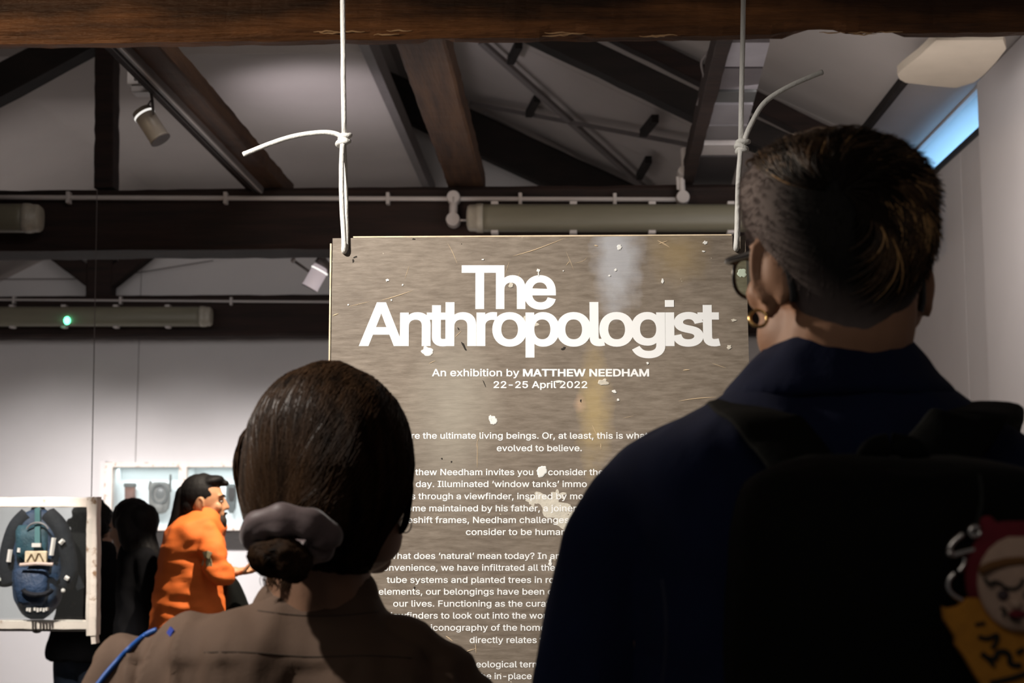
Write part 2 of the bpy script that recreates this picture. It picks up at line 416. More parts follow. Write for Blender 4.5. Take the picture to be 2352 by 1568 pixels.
# wind bracing and cleats on the right slope
NB, DB = (.5, 0, 1), 4.25-.07
br = thing('wind_bracing', 'thin grey steel bracing rods crossing in an X on the right roof slope', 'brace', PL(1320, 285, NB, DB))
for a, b, r in (((1105, 96), (1490, 440), .022), ((1085, 238), (1590, 334), .026), ((1110, 262), (1425, 434), .014)):
    MB().beam(PL(*a, NB, DB), PL(*b, NB, DB), 2*r, .03, (0, 0, 1)).build('rod', METAL_G, br)
for a, b in (((1192, 102), (1173, 140)), ((1234, 226), (1214, 262)), ((1505, 272), (1477, 306)), ((1490, 366), (1468, 406))):
    MB().beam(PL(*a, NB, DB-.01), PL(*b, NB, DB-.01), .045, .05, (0, 0, 1)).build('cleat', WOOD_BLACK, br)

# lighting track with spotlight
tk = thing('lighting_track', 'slim pale lighting track running along the brown purlin at upper left', 'lighting track', PZ(440, 260, z2t))
ptA, ptB = PZ(596, 436, z2t-.01), PZ(262, 90, z2t-.01)
MB().beam(ptA, ptB, .045, .035, (0, 0, 1)).build('track_channel', METAL_G, tk)
a2, b2 = ptA+Vector((-.012, 0, -.019)), ptB+Vector((-.012, 0, -.019))
MB().beam(a2, b2, .008, .006, (0, 0, 1)).build('track_groove', WOOD_BLACK, tk)
a2, b2 = ptA+Vector((.014, 0, -.019)), ptB+Vector((.014, 0, -.019))
MB().beam(a2, b2, .008, .006, (0, 0, 1)).build('track_groove', WHITE_PL, tk)
a2, b2 = ptA+Vector((-.05, 0, .02)), ptB+Vector((-.05, 0, .02))
MB().beam(a2, b2, .03, .04, (0, 0, 1)).build('track_batten', WOOD_DARK, tk)
def track_spot(name, label, pb, p_top, p_bot, Y, rpx, m, bright, arm=None, box_=None):
    a, b = P(*p_top, Y), P(*p_bot, Y); s = Y/F; r = rpx*s
    th = thing(name, label, 'spotlight', P(*pb, Y))
    d = (b-a).normalized()
    pr = MB(); k = 24; L = (b-a).length
    u = d.orthogonal().normalized(); v = d.cross(u); R = []
    for t_, rr in ((0, .7), (.03, .95), (.16, 1), (.17, 1.03), (.22, 1.03), (.23, .97), (.9, .97), (.92, 1.0), (1, 1.0)):
        R.append([a+d*L*t_+(u*math.cos(2*math.pi*q/k)+v*math.sin(2*math.pi*q/k))*r*rr for q in range(k)])
    pr.rings(R); pr.build('lamp_head', m, th, True)
    R = [[a+d*L*t_+(u*math.cos(2*math.pi*q/k)+v*math.sin(2*math.pi*q/k))*r*1.05 for q in range(k)] for t_ in (.155, .215)]
    MB().rings(R).build('lit_ring', mat('lamp_glow_'+name+str(bright), (.9, .9, .85), .4, emit=(1, .97, .92), estr=bright), th)
    R = [[b+d*L*t_+(u*math.cos(2*math.pi*q/k)+v*math.sin(2*math.pi*q/k))*r*1.01 for q in range(k)] for t_ in (-.02, .01)]
    MB().rings(R).build('front_rim', METAL_G, th)
    return th, a, b, r
Ysp = 5.42
th, a, b, r = track_spot('track_spotlight', 'pale cylindrical spotlight hanging from the track at upper left', (340, 200), (324, 252), (369, 322), Ysp, 25, mat('olive_grey_lamp', (.42, .38, .33), .35, .1, 6), .9)
pbox(300, 166, 360, 200, Ysp, -.045, .06).build('adapter_box', WHITE_PL, th, bevel=.004); pbox(306, 199, 354, 216, Ysp, -.03, .045).build('adapter_foot', WHITE_PL, th, bevel=.006)
pbox(326, 168, 331, 199, Ysp, -.048, -.04).build('adapter_seam', METAL_G, th)
pbox(310, 146, 332, 168, Ysp, -.01, .04).build('adapter_clip', WHITE_PL, th)
for q in (312, 340):
    MB().ell(P(q, 181, Ysp-.047), (.008, .003, .008), u=10, v=6).build('screw', METAL_G, th)
mb = MB(); mb.tube([P(346, 208, Ysp), P(350, 232, Ysp), P(352, 262, Ysp-.05)], .006); mb.tube([P(346, 232, Ysp), P(326, 262, Ysp+.05)], .004); mb.build('yoke', METAL_G, th)
Ysp = 7.6
th, a, b, r = track_spot('track_spotlight', 'small pinkish white spotlight below the middle truss beside the sign edge', (735, 600), (739, 612), (711, 662), Ysp, 20, mat('pink_white_lamp', (.85, .76, .78), .4, emit=(1, .86, .9), estr=.32), 1.2)  # faint body glow, standing in for light falling on this lamp
mb = MB(); mb.tube([P(674, 598, Ysp), P(708, 622, Ysp), P(718, 628, Ysp)], .008); mb.tube([P(736, 594, Ysp), P(764, 628, Ysp)], .025); mb.tube([P(728, 604, Ysp), P(742, 588, Ysp), P(742, 570, 7.36)], .018)
mb.build('bracket_arm', METAL_G, th)
MB().ell(P(674, 598, Ysp), (.015, .015, .015)).build('arm_tip', WHITE_PL, th)
# two heads on the service tray
Ysp = 6.0
for (pb, ptp, pbt, lab) in (((1712, 190), (1718, 176), (1700, 214), 'larger dark spotlight on the service tray, right behind the right rope'),
                            ((1655, 235), (1652, 226), (1668, 246), 'small flat spotlight on the service tray, left of the right rope')):
    th, a, b, r = track_spot('track_spotlight', lab, pb, ptp, pbt, Ysp, 22 if pb[0] > 1700 else 15, mat('dark_lamp_body', (.03, .03, .04), .4), .0)
    mb = MB(); q = P(*pbt, Ysp); mb.tube([q+Vector((.035*math.cos(t_*.42), .035*math.sin(t_*.42), -.005)) for t_ in range(15)], .006, 6, True)
    mb.build('lens_ring', mat('bright_lamp_rim', (.75, .7, .7), .3), th)
    MB().tube([P(*ptp, Ysp), P(*ptp, Ysp)+Vector((0, 0, .12))], .012).build('stem', METAL_G, th)

# conduits, boxes, fluorescent battens
def conduit(label, y, x0, x1, Y, clips, r, slope=0):
    th = thing('conduit', label, 'conduit', P((x0+x1)/2, y, Y))
    MB().tube([P(x0+(x1-x0)*i/20, y+slope*i/20, Y) for i in range(21)], r).build('conduit_pipe', WHITE_PL, th, True)
    for c_ in clips:
        q = P(c_, y+slope*(c_-x0)/(x1-x0), Y)
        MB().box(q-Vector((.009, .016, .03)), q+Vector((.009, .03, .03))).build('saddle_clip', WHITE_PL, th, bevel=.003)
    return th
c2 = conduit('grey conduit pipe along the middle truss with clips and round boxes', 453, -40, 1568, 7.06, (157, 518, 891, 1195, 1412), .0125, 5)
def jbox(px, py, Y, rpx, par, name='junction_box'):
    q = P(px, py, Y); k = 20; r = rpx*Y/F
    R = [[q+Vector((math.cos(2*math.pi*i/k)*r*f, dy, math.sin(2*math.pi*i/k)*r*f)) for i in range(k)] for dy, f in ((.04, 1), (-.02, 1), (-.03, .9))]
    return MB().rings(R).build(name, WHITE_PL, par)
jbox(1042, 454, 7.05, 16, c2); jbox(1041, 505, 7.05, 17, c2); jbox(1568, 454, 7.05, 16, c2)
mb = MB(); mb.tube([P(1042, 454, 7.04), P(1041, 505, 7.04)], [.022, .022]); mb.tube([P(1041, 505, 7.04), P(1080, 506, 7.04)], .006); mb.build('drop_pipe', WHITE_PL, c2, True); mb = MB()
mb.tube(catmull([P(1568, 450, 7.04), P(1566, 405, 7.02), P(1572, 385, 7.0), P(1570, 340, 7.0)]), .016)
MB().tube([P(1558, 435, 7.04), P(1556, 405, 7.02)], .008).build('pipe_stub', WHITE_PL, c2)
mb.build('riser_pipe', WHITE_PL, c2, True)
jbox(1568, 394, 6.98, 12, c2)
c3 = conduit('thin grey conduit pipe along the farthest truss above the green lamp', 688, -40, 900, 10.66, (32, 277, 531), .0095, 6)
def batten(label, x0, x1, y0, y1, Y, caps):
    c = P((x0+x1)/2, (y0+y1)/2, Y); s = Y/F; r = (y1-y0)/2*s
    th = thing('fluorescent_light', label, 'light fitting', c, 'fluorescent battens on the roof trusses')
    def sec(x, f):
        q = P(x, (y0+y1)/2, Y); return [q+Vector((0, math.copysign(abs(math.sin(t))**.7, math.sin(t))*r*.9*f, math.copysign(abs(math.cos(t))**.7, math.cos(t))*r*f)) for t in [2*math.pi*i/20 for i in range(20)]]
    xa = x0+(34 if 'l' in caps else 0)*6/ (Y*.85) ; xb = x1-(34 if 'r' in caps else 0)*6/(Y*.85)
    xs = [xa + (xb-xa)*i/30 for i in range(31)]
    MB().rings([sec(x, 1) for x in xs]).build('diffuser', DIFFUSER, th, True)
    for sgn, on, xx, xe in ((-1, 'l' in caps, xa, x0), (1, 'r' in caps, xb, x1)):
        if on: MB().rings([sec(xx+(xe-xx)*t_, f) for t_, f in ((-.12, 1.04), (.1, 1.05), (.35, 1.03), (.37, .98), (.8, .96), (.93, .85), (1, .55))]).build('end_cap', ENDCAP, th, True)
    x = xa+30
    while x < xb-20:
        for yy_ in (y0-1, y1+1):
            q = P(x, yy_, Y-r/s*0); MB().box(q-Vector((.018, .03, .008)), q+Vector((.018, .03, .008))).build('clip', WHITE_PL, th, bevel=.003)
        x += 180*7.0/Y
    MB().box(P(x0+20, y0+4, Y+r*.8), P(x1-20, y1-4, Y+r*.8+.06)).build('back_plate', METAL_G, th)
    return th
batten('unlit fluorescent fitting just above the sign board, in front of the middle truss', 1072, 1790, 469, 533, 6.98, 'l')
batten('unlit fluorescent fitting cut off by the left picture edge on the middle truss', -520, 96, 468, 535, 6.98, 'r')
th = batten('long unlit fluorescent fitting with a small glowing green indicator lamp', -120, 487, 704, 750, 10.58, 'r')
q = P(154, 736, 10.5)
MB().ell(q, (.024, .02, .03)).build('green_indicator', mat('green_led', (.05, .9, .4), .4, emit=(.15, 1.0, .5), estr=5.0), th, True)
# thin wires
o = MB().tube([P(-30, 641, 10.9), P(190, 640, 10.9)], .004, 6).build('cable', METAL_G)
tag(o, 'thin level cable on the back wall between the two left trusses', 'cable')
o = MB().tube([P(265, 632, 10.9), P(330, 624, 10.9), P(490, 598, 10.9)], .004, 6).build('cable', METAL_G)
tag(o, 'thin rising cable on the back wall right of the truss post', 'cable')

# ------------------------------------------------------------------ the hanging sign board
def board_mat():
    m = mat('weathered_plywood', (.175, .138, .104), .5, color2=(.285, .235, .186), scale=26, stretch=(1.0, 1, 5), bump=.3, bscale=60, detail=12, dist=.0015, bstretch=(.5, 1, 3))
    nt = m.node_tree; N = nt.nodes; L = nt.links; b = N['Principled BSDF']
    src = b.inputs['Base Color'].links[0].from_socket
    tc = [n for n in N if n.type == 'TEX_COORD'][0]
    def patch(c, sc, col, fac, lo, hi, prev, nscale=14):
        mp = N.new('ShaderNodeMapping'); mp.inputs['Location'].default_value = [-c[i]*sc[i] for i in range(3)]; mp.inputs['Scale'].default_value = sc
        L.new(tc.outputs['Object'], mp.inputs[0])
        ln = N.new('ShaderNodeVectorMath'); ln.operation = 'LENGTH'; L.new(mp.outputs[0], ln.inputs[0])
        n = N.new('ShaderNodeTexNoise'); n.inputs['Scale'].default_value = nscale; n.inputs['Detail'].default_value = 8; L.new(tc.outputs['Object'], n.inputs['Vector'])
        s = N.new('ShaderNodeMath'); s.operation = 'ADD'; L.new(ln.outputs['Value'], s.inputs[0]); L.new(n.outputs[0], s.inputs[1])
        mr = N.new('ShaderNodeMapRange'); mr.inputs['From Min'].default_value = lo; mr.inputs['From Max'].default_value = hi
        mr.inputs['To Min'].default_value = fac; mr.inputs['To Max'].default_value = 0; L.new(s.outputs[0], mr.inputs[0])
        mx = N.new('ShaderNodeMix'); mx.data_type = 'RGBA'; L.new(mr.outputs[0], mx.inputs['Factor']); L.new(prev, mx.inputs[6]); mx.inputs[7].default_value = (*col, 1)
        return mx.outputs[2]
    q = P(1418, 590, BOARD_Y); src = patch(q, (22, 0, 9), (.55, .56, .60), .75, .9, 1.7, src, 30)
    q = P(1560, 580, BOARD_Y); src = patch(q, (14, 0, 14), (.42, .30, .13), .5, .6, 1.5, src, 22)
    q = P(1365, 935, BOARD_Y); src = patch(q, (26, 0, 7), (.5, .37, .17), .65, .7, 1.5, src, 34)
    q = P(1330, 925, BOARD_Y); src = patch(q, (60, 0, 40), (.62, .42, .28), .7, .6, 1.3, src, 30)
    q = P(1040, 950, BOARD_Y); src = patch(q, (10, 0, 4.5), (.56, .52, .43), .4, .6, 1.5, src, 5)
    n2_ = N.new('ShaderNodeTexNoise'); n2_.inputs['Scale'].default_value = 5.5; n2_.inputs['Detail'].default_value = 7; L.new(tc.outputs['Object'], n2_.inputs['Vector'])
    mr2 = N.new('ShaderNodeMapRange'); mr2.inputs['From Min'].default_value = .35; mr2.inputs['From Max'].default_value = .65; mr2.inputs['To Max'].default_value = .45; L.new(n2_.outputs[0], mr2.inputs[0])
    mx2_ = N.new('ShaderNodeMix'); mx2_.data_type = 'RGBA'; mx2_.blend_type = 'MULTIPLY'; L.new(mr2.outputs[0], mx2_.inputs['Factor']); L.new(src, mx2_.inputs[6]); mx2_.inputs[7].default_value = (.62, .6, .6, 1); src = mx2_.outputs[2]
    # fine flecks of paint
    v = N.new('ShaderNodeTexNoise'); v.inputs['Scale'].default_value = 70; v.inputs['Detail'].default_value = 3; L.new(tc.outputs['Object'], v.inputs['Vector'])
    r = N.new('ShaderNodeValToRGB'); r.color_ramp.elements[0].position = .735; r.color_ramp.elements[1].position = .765
    L.new(v.outputs[0], r.inputs[0])
    mx = N.new('ShaderNodeMix'); mx.data_type = 'RGBA'; L.new(r.outputs[0], mx.inputs['Factor']); L.new(src, mx.inputs[6]); mx.inputs[7].default_value = (.62, .54, .42, 1)
    L.new(mx.outputs[2], b.inputs['Base Color']); return m
BM = board_mat()
TLc, TRc = P(764, 547, BOARD_Y), P(1712, 541, BOARD_Y)
ZBOT = .62
board = thing('sign_board', 'large worn plywood sign with white title and text, hanging from two white ropes', 'sign', ((TLc.x+TRc.x)/2, BOARD_Y, ZBOT))
def slot(cx, wpx, ytop, ybot):
    a = []
    for i in range(9):
        t = math.pi*i/8; a.append((cx-wpx/2*math.cos(t), ybot-wpx/2+wpx/2*math.sin(t)))
    return [(cx-wpx/2, ytop)]+a+[(cx+wpx/2, ytop)]
top = [(764, 547)]+slot(794, 19, 546.8, 584)
for i in range(1, 24):
    x = 806+i*(1680-806)/24; top.append((x, 546.7-(x-764)*6/948+random.uniform(-.7, .7)))
top += slot(1692, 19, 541.1, 578)+[(1712, 541)]
O = [P(x, y, BOARD_Y) for x, y in top]
xr = P(1722, 826, BOARD_Y).x; xl = P(761, 826, BOARD_Y).x
for i in range(1, 12): 
    z = TRc.z-(TRc.z-ZBOT)*i/12; O.append(Vector((TRc.x+(xr-TRc.x)*min(1, i/3)+random.uniform(-.0007, .0007), BOARD_Y, z)))
O += [Vector((xr, BOARD_Y, ZBOT)), Vector((xl, BOARD_Y, ZBOT))]
MB().rings([O, [p+Vector((0, .018, 0)) for p in O]]).build('plywood_sheet', BM, board)
edge = mat('pale_ply_edge', (.75, .6, .42), .7, .2, 30)
mb = MB(); a, b = P(762, 560, BOARD_Y+.004), Vector((xl, BOARD_Y+.004, ZBOT))
mb.beam(a+Vector((-.0012, 0, 0)), b+Vector((-.0012, 0, 0)), .003, .009); mb.build('chipped_edge', edge, board)
mb = MB(); a, b = P(812, 546.3, BOARD_Y+.004), P(1680, 541.3, BOARD_Y+.004)
mb.beam(a+Vector((0, 0, .001)), b+Vector((0, 0, .001)), .0028, .009, (0, 1, 0)); mb.build('chipped_edge', edge, board)

FP = None
try:
    g = glob.glob(os.path.join(bpy.utils.system_resource('DATAFILES'), 'fonts', 'Inter*'))
    if g: FP = bpy.data.fonts.load(g[0])
except Exception: FP = None
INK = mat('white_print', (.93, .93, .93), .6)
from mathutils import geometry
def text_mesh(body, off=0.0, spacing=1.0):
    """outline of the line of text, thickened by off, filled by the non-zero rule"""
    c = bpy.data.curves.new('t', 'FONT'); c.body = body; c.space_character = spacing
    if FP: c.font = FP
    o = bpy.data.objects.new('t', c); COL.objects.link(o)
    dg = bpy.context.evaluated_depsgraph_get(); cu = o.evaluated_get(dg).to_curve(dg)
    polys = []
    for sp in cu.splines:
        b = sp.bezier_points; n = len(b); pl = []
        for i in range(n):
            a, d = b[i], b[(i+1) % n]; p0, p1, p2, p3 = a.co.xy, a.handle_right.xy, d.handle_left.xy, d.co.xy
            ch = p3-p0
            if ch.length < 1e-6: continue
            bend = max(abs(ch.normalized().cross(p1-p0)), abs(ch.normalized().cross(p2-p0)))
            k = 1 if bend < .002 else (3 if bend < .03 else 5)
            for j in range(k):
                t = j/k; pl.append(p0*(1-t)**3+p1*3*t*(1-t)**2+p2*3*t*t*(1-t)+p3*t**3)
        q = []
        for p in pl:
            if not q or (p-q[-1]).length > 1e-4: q.append(p)
        if len(q) > 2 and (q[0]-q[-1]).length < 1e-4: q.pop()
        if len(q) > 2: polys.append(q)
    o.to_curve_clear() if hasattr(o, 'to_curve_clear') else None
    bpy.data.objects.remove(o)
    big = max(polys, key=lambda q: abs(sum(q[i-1].cross(q[i]) for i in range(len(q)))))
    sg = 1 if sum(big[i-1].cross(big[i]) for i in range(len(big))) > 0 else -1
    out = []
    for q in polys:
        n = len(q); r = []
        for i in range(n):
            e0, e1 = (q[i]-q[i-1]).normalized(), (q[(i+1) % n]-q[i]).normalized()
            n0, n1 = Vector((e0.y, -e0.x)), Vector((e1.y, -e1.x)); m_ = n0+n1
            if m_.length < 1e-3: m_ = n0
            m_.normalize(); r.append(q[i]+m_*(sg*off/max(.6, m_.dot(n0))))
        out.append(r)
    V = [p for q in out for p in q]; E = []; k = 0
    for q in out:
        E += [(k+i, k+(i+1) % len(q)) for i in range(len(q))]; k += len(q)
    vo, eo, fo, _, _, _ = geometry.delaunay_2d_cdt(V, E, [], 0, 1e-6)
    A = np.array([V[e[0]][:] for e in E]); B = np.array([V[e[1]][:] for e in E])
    T = np.array([[vo[i][:] for i in f] for f in fo]); cen = T.mean(1)
    wn = np.zeros(len(cen), int)
    for i0 in range(0, len(cen), 2000):
        cx, cy = cen[i0:i0+2000, 0:1], cen[i0:i0+2000, 1:2]
        left = (B[:, 0]-A[:, 0])*(cy-A[:, 1])-(cx-A[:, 0])*(B[:, 1]-A[:, 1])
        wn[i0:i0+2000] = ((A[:, 1] <= cy) & (B[:, 1] > cy) & (left > 0)).sum(1)-((A[:, 1] > cy) & (B[:, 1] <= cy) & (left < 0)).sum(1)
    me = bpy.data.meshes.new('t'); me.from_pydata([(v[0], v[1], 0) for v in vo], [], [tuple(f) for f, w_ in zip(fo, wn) if w_ != 0])
    bm = bmesh.new(); bm.from_mesh(me); bmesh.ops.delete(bm, geom=[v for v in bm.verts if not v.link_faces], context='VERTS'); bm.to_mesh(me); bm.free()
    return me
HREF = {}
def print_text(name, body, px0, px1, base, cap, off=.012, spacing=1.0, Y=BOARD_Y-.0004, parent=board, m=INK):
    if off not in HREF:
        me = text_mesh('H', off); HREF[off] = max(v.co.y for v in me.vertices)
    me = text_mesh(body, off, spacing); n = len(me.vertices)
    co = np.empty(n*3); me.vertices.foreach_get('co', co); co = co.reshape(-1, 3)
    x0, x1 = co[:, 0].min(), co[:, 0].max()
    A, B = P(px0, base, Y), P(px1, base, Y); hz = (P(px0, base-cap, Y)-A).z
    t = (co[:, 0]-x0)/(x1-x0)
    out = np.stack([A.x+(B.x-A.x)*t, np.full(n, Y), A.z+(B.z-A.z)*t+co[:, 1]/HREF[off]*hz], 1)
    me.vertices.foreach_set('co', out.ravel()); me.update(); me.name = name
    return link(name, me, m, parent)
print_text('title_lettering', 'The', 1060, 1277, 706, 97, .019, .86)
print_text('title_lettering', 'Anthropolog\u0131st', 824, 1655, 791, 97, .019, .87)
a_, b_ = P(1527, 689, BOARD_Y-.0007), P(1548, 704.5, BOARD_Y-.0007)
MB().box((a_.x, a_.y-.0002, b_.z), (b_.x, a_.y+.0005, a_.z)).build('title_dot', INK, board)
print_text('subtitle_lettering', 'An exhibition by', 992, 1193, 863.5, 16.5, .014, 1.0)
print_text('subtitle_lettering', 'MATTHEW NEEDHAM', 1201, 1491, 863.5, 16.5, .028, 1.0)
print_text('subtitle_lettering', '22-25 April 2022', 1133.5, 1349, 890.5, 15.5, .016, 1.0)
for b_, x0, x1, y in (("are the ultimate living beings. Or, at least, this is what", 932, 1489, 1007),
    ("evolved to believe.", 1141, 1336.5, 1035.6), ("thew Needham invites you to consider the", 953.5, 1386, 1090.7),
    ("day. Illuminated \u2018window tanks\u2019 immo", 955, 1348, 1118), ("s through a viewfinder, inspired by mo", 944, 1340, 1146),
    ("ome maintained by his father, a joiner", 934, 1324, 1173.7), ("eshift frames, Needham challenges", 936, 1307, 1200.5),
    ("consider to be human", 1070, 1300, 1228), ("What does \u2018natural\u2019 mean today? In an", 890, 1287, 1283),
    ("onvenience, we have infiltrated all the", 880, 1275, 1310), ("tube systems and planted trees in ro", 888, 1273, 1338),
    ("elements, our belongings have been d", 869.6, 1270, 1365), ("our lives. Functioning as the curat", 903, 1262, 1392.5),
    ("viewfinders to look out into the worl", 884, 1262, 1420), ("ome. The iconography of the home", 884, 1253.6, 1447.6),
    ("directly relates t", 1078.7, 1246.7, 1476), ("the geological term", 1040, 1240, 1532), ("the in-place", 1097, 1221, 1559)):
    print_text('text_line', b_, x0, x1, y, 14.2, .011)

def blob(name, cx, cy, rx, ry, m, seed=0, rough=.35, th=.0012, n=26, ang=0):
    V = []
    for i in range(n):
        t = 2*math.pi*i/n; rr = 1+rough*noise.noise(Vector((math.cos(t)*1.7+seed*7.3, math.sin(t)*1.7, seed)))*1.6
        x, y = rx*rr*math.cos(t), ry*rr*math.sin(t)
        V.append((cx+x*math.cos(ang)-y*math.sin(ang), cy+x*math.sin(ang)+y*math.cos(ang)))
    Yb = BOARD_Y
    A = [P(x, y, Yb-th) for x, y in V]; B = [P(x, y, Yb+.0004) for x, y in V]
    C = [P(cx+(x-cx)*.8, cy+(y-cy)*.8, Yb-th*1.7) for x, y in V]
    return MB().rings([B, A, C]).build(name, m, board)
PW, PC, DK, YW = mat('white_paint_splash', (.85, .84, .8), .5), mat('cream_plaster_smear', (.62, .57, .48), .8, .12, 60, bump=.5, bscale=120, dist=.002), mat('dark_gouge', (.03, .025, .02), .9), mat('raw_wood_scratch', (.66, .5, .32), .7)
for i, (x, y, a, b) in enumerate(((982, 807, 12, 10), (1133, 966, 9, 9), (1127, 960, 4, 6), (1245, 1081, 12, 13), (1237, 621, 4, 4), (1237, 628, 1.6, 6), (1284, 876, 9, 3), (890, 643, 4, 3), (925, 654, 2, 2),
        (1411, 899, 5, 4), (1620, 557, 5, 4), (1616, 577, 4, 2), (1423, 568, 5, 6), (1400, 633, 3, 2), (1414, 620, 3, 3), (1522, 645, 3, 5), (1703, 627, 9, 10), (1675, 797, 5, 5), (1174, 655, 5, 6), (899, 689, 2, 2),
        (800, 700, 2, 2), (1264, 1293, 4, 9), (1488, 834, 3, 3), (1109, 596, 3, 1.5), (1294, 622, 1.5, 1.5), (1385, 878, 12, 8), (1420, 918, 3, 3), (1686, 735, 6, 3))):
    blob('paint_spot', x, y, a, b, PC if (x, y) in ((1385, 878), (1174, 655), (1675, 797), (1686, 735)) else PW, i+1, .32, .0007)
for i, (x, y, a, b, g) in enumerate(((1268, 1160, 42, 22, .35), (1305, 1192, 24, 22, .6), (1282, 1136, 16, 10, 0), (1225, 1152, 12, 9, 0), (1212, 740, 17, 11, 0))):
    blob('plaster_smear', x, y, a, b, PC, i+40, .6, .0001, 40, g)
for i, (x, y, a, b, g) in enumerate(((1066, 795, 2.5, 12, -.5), (1053, 755, 1.5, 4, -.5), (816, 590, 5, 2, -.4), (811, 599, 2, 4, 0), (950, 549, 4, 2, 0), (1294, 800, 6, 3, -.6), (1334, 920, 2, 4, 0), (1015, 1053, 2, 2, 0), (1037, 1060, 2, 2, 0),
        (952, 1349, 2, 3, 0), (1112, 880, 1, 8, -.4), (972, 1447, 2, 2, 0), (1060, 560, 1, 1, 0))):
    blob('gouge', x, y, a, b, DK, i+80, .4, .0003, 12, g)
for k, (pl, wd) in enumerate((([(1178, 588), (1230, 573), (1300, 546)], 2.2), ([(875, 690), (910, 680), (948, 667)], 2), ([(800, 704), (850, 692)], 1), ([(1558, 921), (1600, 915), (1645, 912)], 2.4),
        ([(764, 725), (778, 720)], 3), ([(1020, 1508), (1060, 1499), (1093, 1489)], 3), ([(1510, 552), (1525, 560), (1538, 568)], 3), ([(1512, 561), (1534, 553)], 2.6), ([(1092, 1478), (1094, 1500)], 2), ([(1050, 605+0), (1040, 580), (1028, 558)], 1),
        ([(1097, 1018), (1096, 1075)], 1.6), ([(1109, 985), (1096, 1015), (1096, 1030)], 1), ([(1360, 975), (1372, 1000)], 1.4), ([(1635, 834), (1668, 845)], 1.2), ([(1568, 850), (1585, 849)], 3), ([(985, 835), (1000, 828)], 1.5),
        ([(1024, 1460), (1040, 1472)], 3), ([(1044, 775), (1060, 760)], 1.5), ([(1365, 563), (1374, 565)], 3), ([(1300, 610), (1308, 600)], 1.4), ([(1300, 577), (1310, 600), (1318, 620)], .8), ([(1350, 590), (1338, 600), (1320, 604)], .8),
        ([(1196, 620), (1190, 640), (1193, 655)], .8), ([(1170, 600), (1160, 630)], .8), ([(930, 640), (940, 610)], .8), ([(1430, 960), (1455, 955)], .8), ([(1380, 1018), (1381, 1032)], 2))):
    pp = [P(x, y, BOARD_Y-.0002) for x, y in pl]; pp = catmull(pp, 5)
    n = len(pp); MB().tube(pp, [wd*.5*BOARD_Y/F*max(.15, math.sin(math.pi*(i+.3)/(n-.4))) for i in range(n)], 5).build('scratch', YW, board)

# ------------------------------------------------------------------ ropes
RR = 6.2*BOARD_Y/F
def rope(label, main, tail, knot, loop_f, loop_b):
    th = thing('rope', label, 'rope', P(*knot, BOARD_Y))
    def wob(p, a=.0006): return [q+Vector((noise.noise(q*30)*a, noise.noise(q*30+Vector((5, 5, 5)))*a, 0)) for q in p]
    MB().tube(wob(main), RR, 10).build('standing_cord', ROPE, th, True)
    tp = catmull(tail, 10)
    MB().tube(tp, [RR*.98]*(len(tp)-2)+[RR*1.12, RR*.9], 10).build('tail', ROPE, th, True)
    MB().tube(wob(catmull(loop_f, 8)), RR*.98, 10).build('loop_cord', ROPE, th, True)
    MB().tube(wob(catmull(loop_b, 8)), RR*.92, 10).build('loop_cord', ROPE, th, True)
    return th
def knot(th, c, turns, s=1.0, flip=1):
    mb = MB()
    for (dx, dz, rx, tilt) in turns:
        q = c+Vector((dx, 0, dz)); pts = []
        for i in range(22):
            t = 2*math.pi*i/22
            pts.append(q+Vector((rx*math.cos(t), rx*.95*math.sin(t), tilt*rx*math.cos(t)+.0015*math.sin(2*t))))
        MB().tube(pts, RR*1.02*s, 10, True).build('knot_turn', ROPE, th, True)
ybk = BOARD_Y
def up_to(px, py, y, z): 
    a = P(px, py, y); b = PZ(px, -10, 1.5+ (1178)*y/F); return a
# left rope
J = 3.42
a = P(790, 306, ybk-.008); topL = P(787, -8, ybk-.006); d = (topL-a).normalized()
anchorL = a+d*((J-a.z)/d.z)
th = rope('white rope on the left side of the sign, its loose tail pointing left', [a+(anchorL-a)*i/30 for i in range(31)],
     [P(x, y, ybk-.012) for x, y in ((786, 318), (776, 309), (752, 304), (715, 306), (670, 314), (620, 330), (558, 355))], (790, 320),
     [P(787, 330, ybk-.012), P(784, 400, ybk-.012), P(786, 480, ybk-.012), P(790, 545, ybk-.010), P(789.5, 574, ybk-.009), P(791, 577, ybk+.004), P(792, 574, ybk+.02)],
     [P(790, 330, ybk+.0), P(793, 400, ybk+.010), P(795, 480, ybk+.016), P(796, 545, ybk+.026), P(795, 570, ybk+.026), P(793, 575, ybk+.02)])
knot(th, P(790, 318, ybk-.004), ((.002, .004, .0095, .25), (.001, -.003, .0085, -.3), (-.002, -.009, .010, .28)))
a = P(1701, 330, ybk-.008); topR = P(1708, -8, ybk-.006); d = (topR-a).normalized(); anchorR = a+d*((J-a.z)/d.z)
th = rope('white rope on the right side of the sign, loose tail curving up rightwards', [a+(anchorR-a)*i/30 for i in range(31)],
     [P(x, y, ybk-.012) for x, y in ((1709, 330), (1716, 305), (1733, 270), (1752, 240), (1780, 217), (1830, 190), (1890, 165))], (1704, 335),
     [P(1701, 345, ybk-.012), P(1697, 400, ybk-.012), P(1694, 470, ybk-.012), P(1692, 540, ybk-.010), P(1690, 568, ybk-.009), P(1691, 572, ybk+.004), P(1691, 568, ybk+.02)],
     [P(1703, 345, ybk+.0), P(1698, 400, ybk+.006), P(1696, 470, ybk+.014), P(1695, 540, ybk+.026), P(1693, 566, ybk+.026), P(1692, 570, ybk+.02)])
knot(th, P(1704, 334, ybk-.004), ((.002, .006, .0105, .15), (-.001, -.004, .0095, -.25), (.004, .004, .007, .7), (.0, -.010, .0085, .2)))
hb = thing('roof_joist', 'timber joist above the picture that carries the two sign ropes', 'beam', (-.4, 2.7, J))
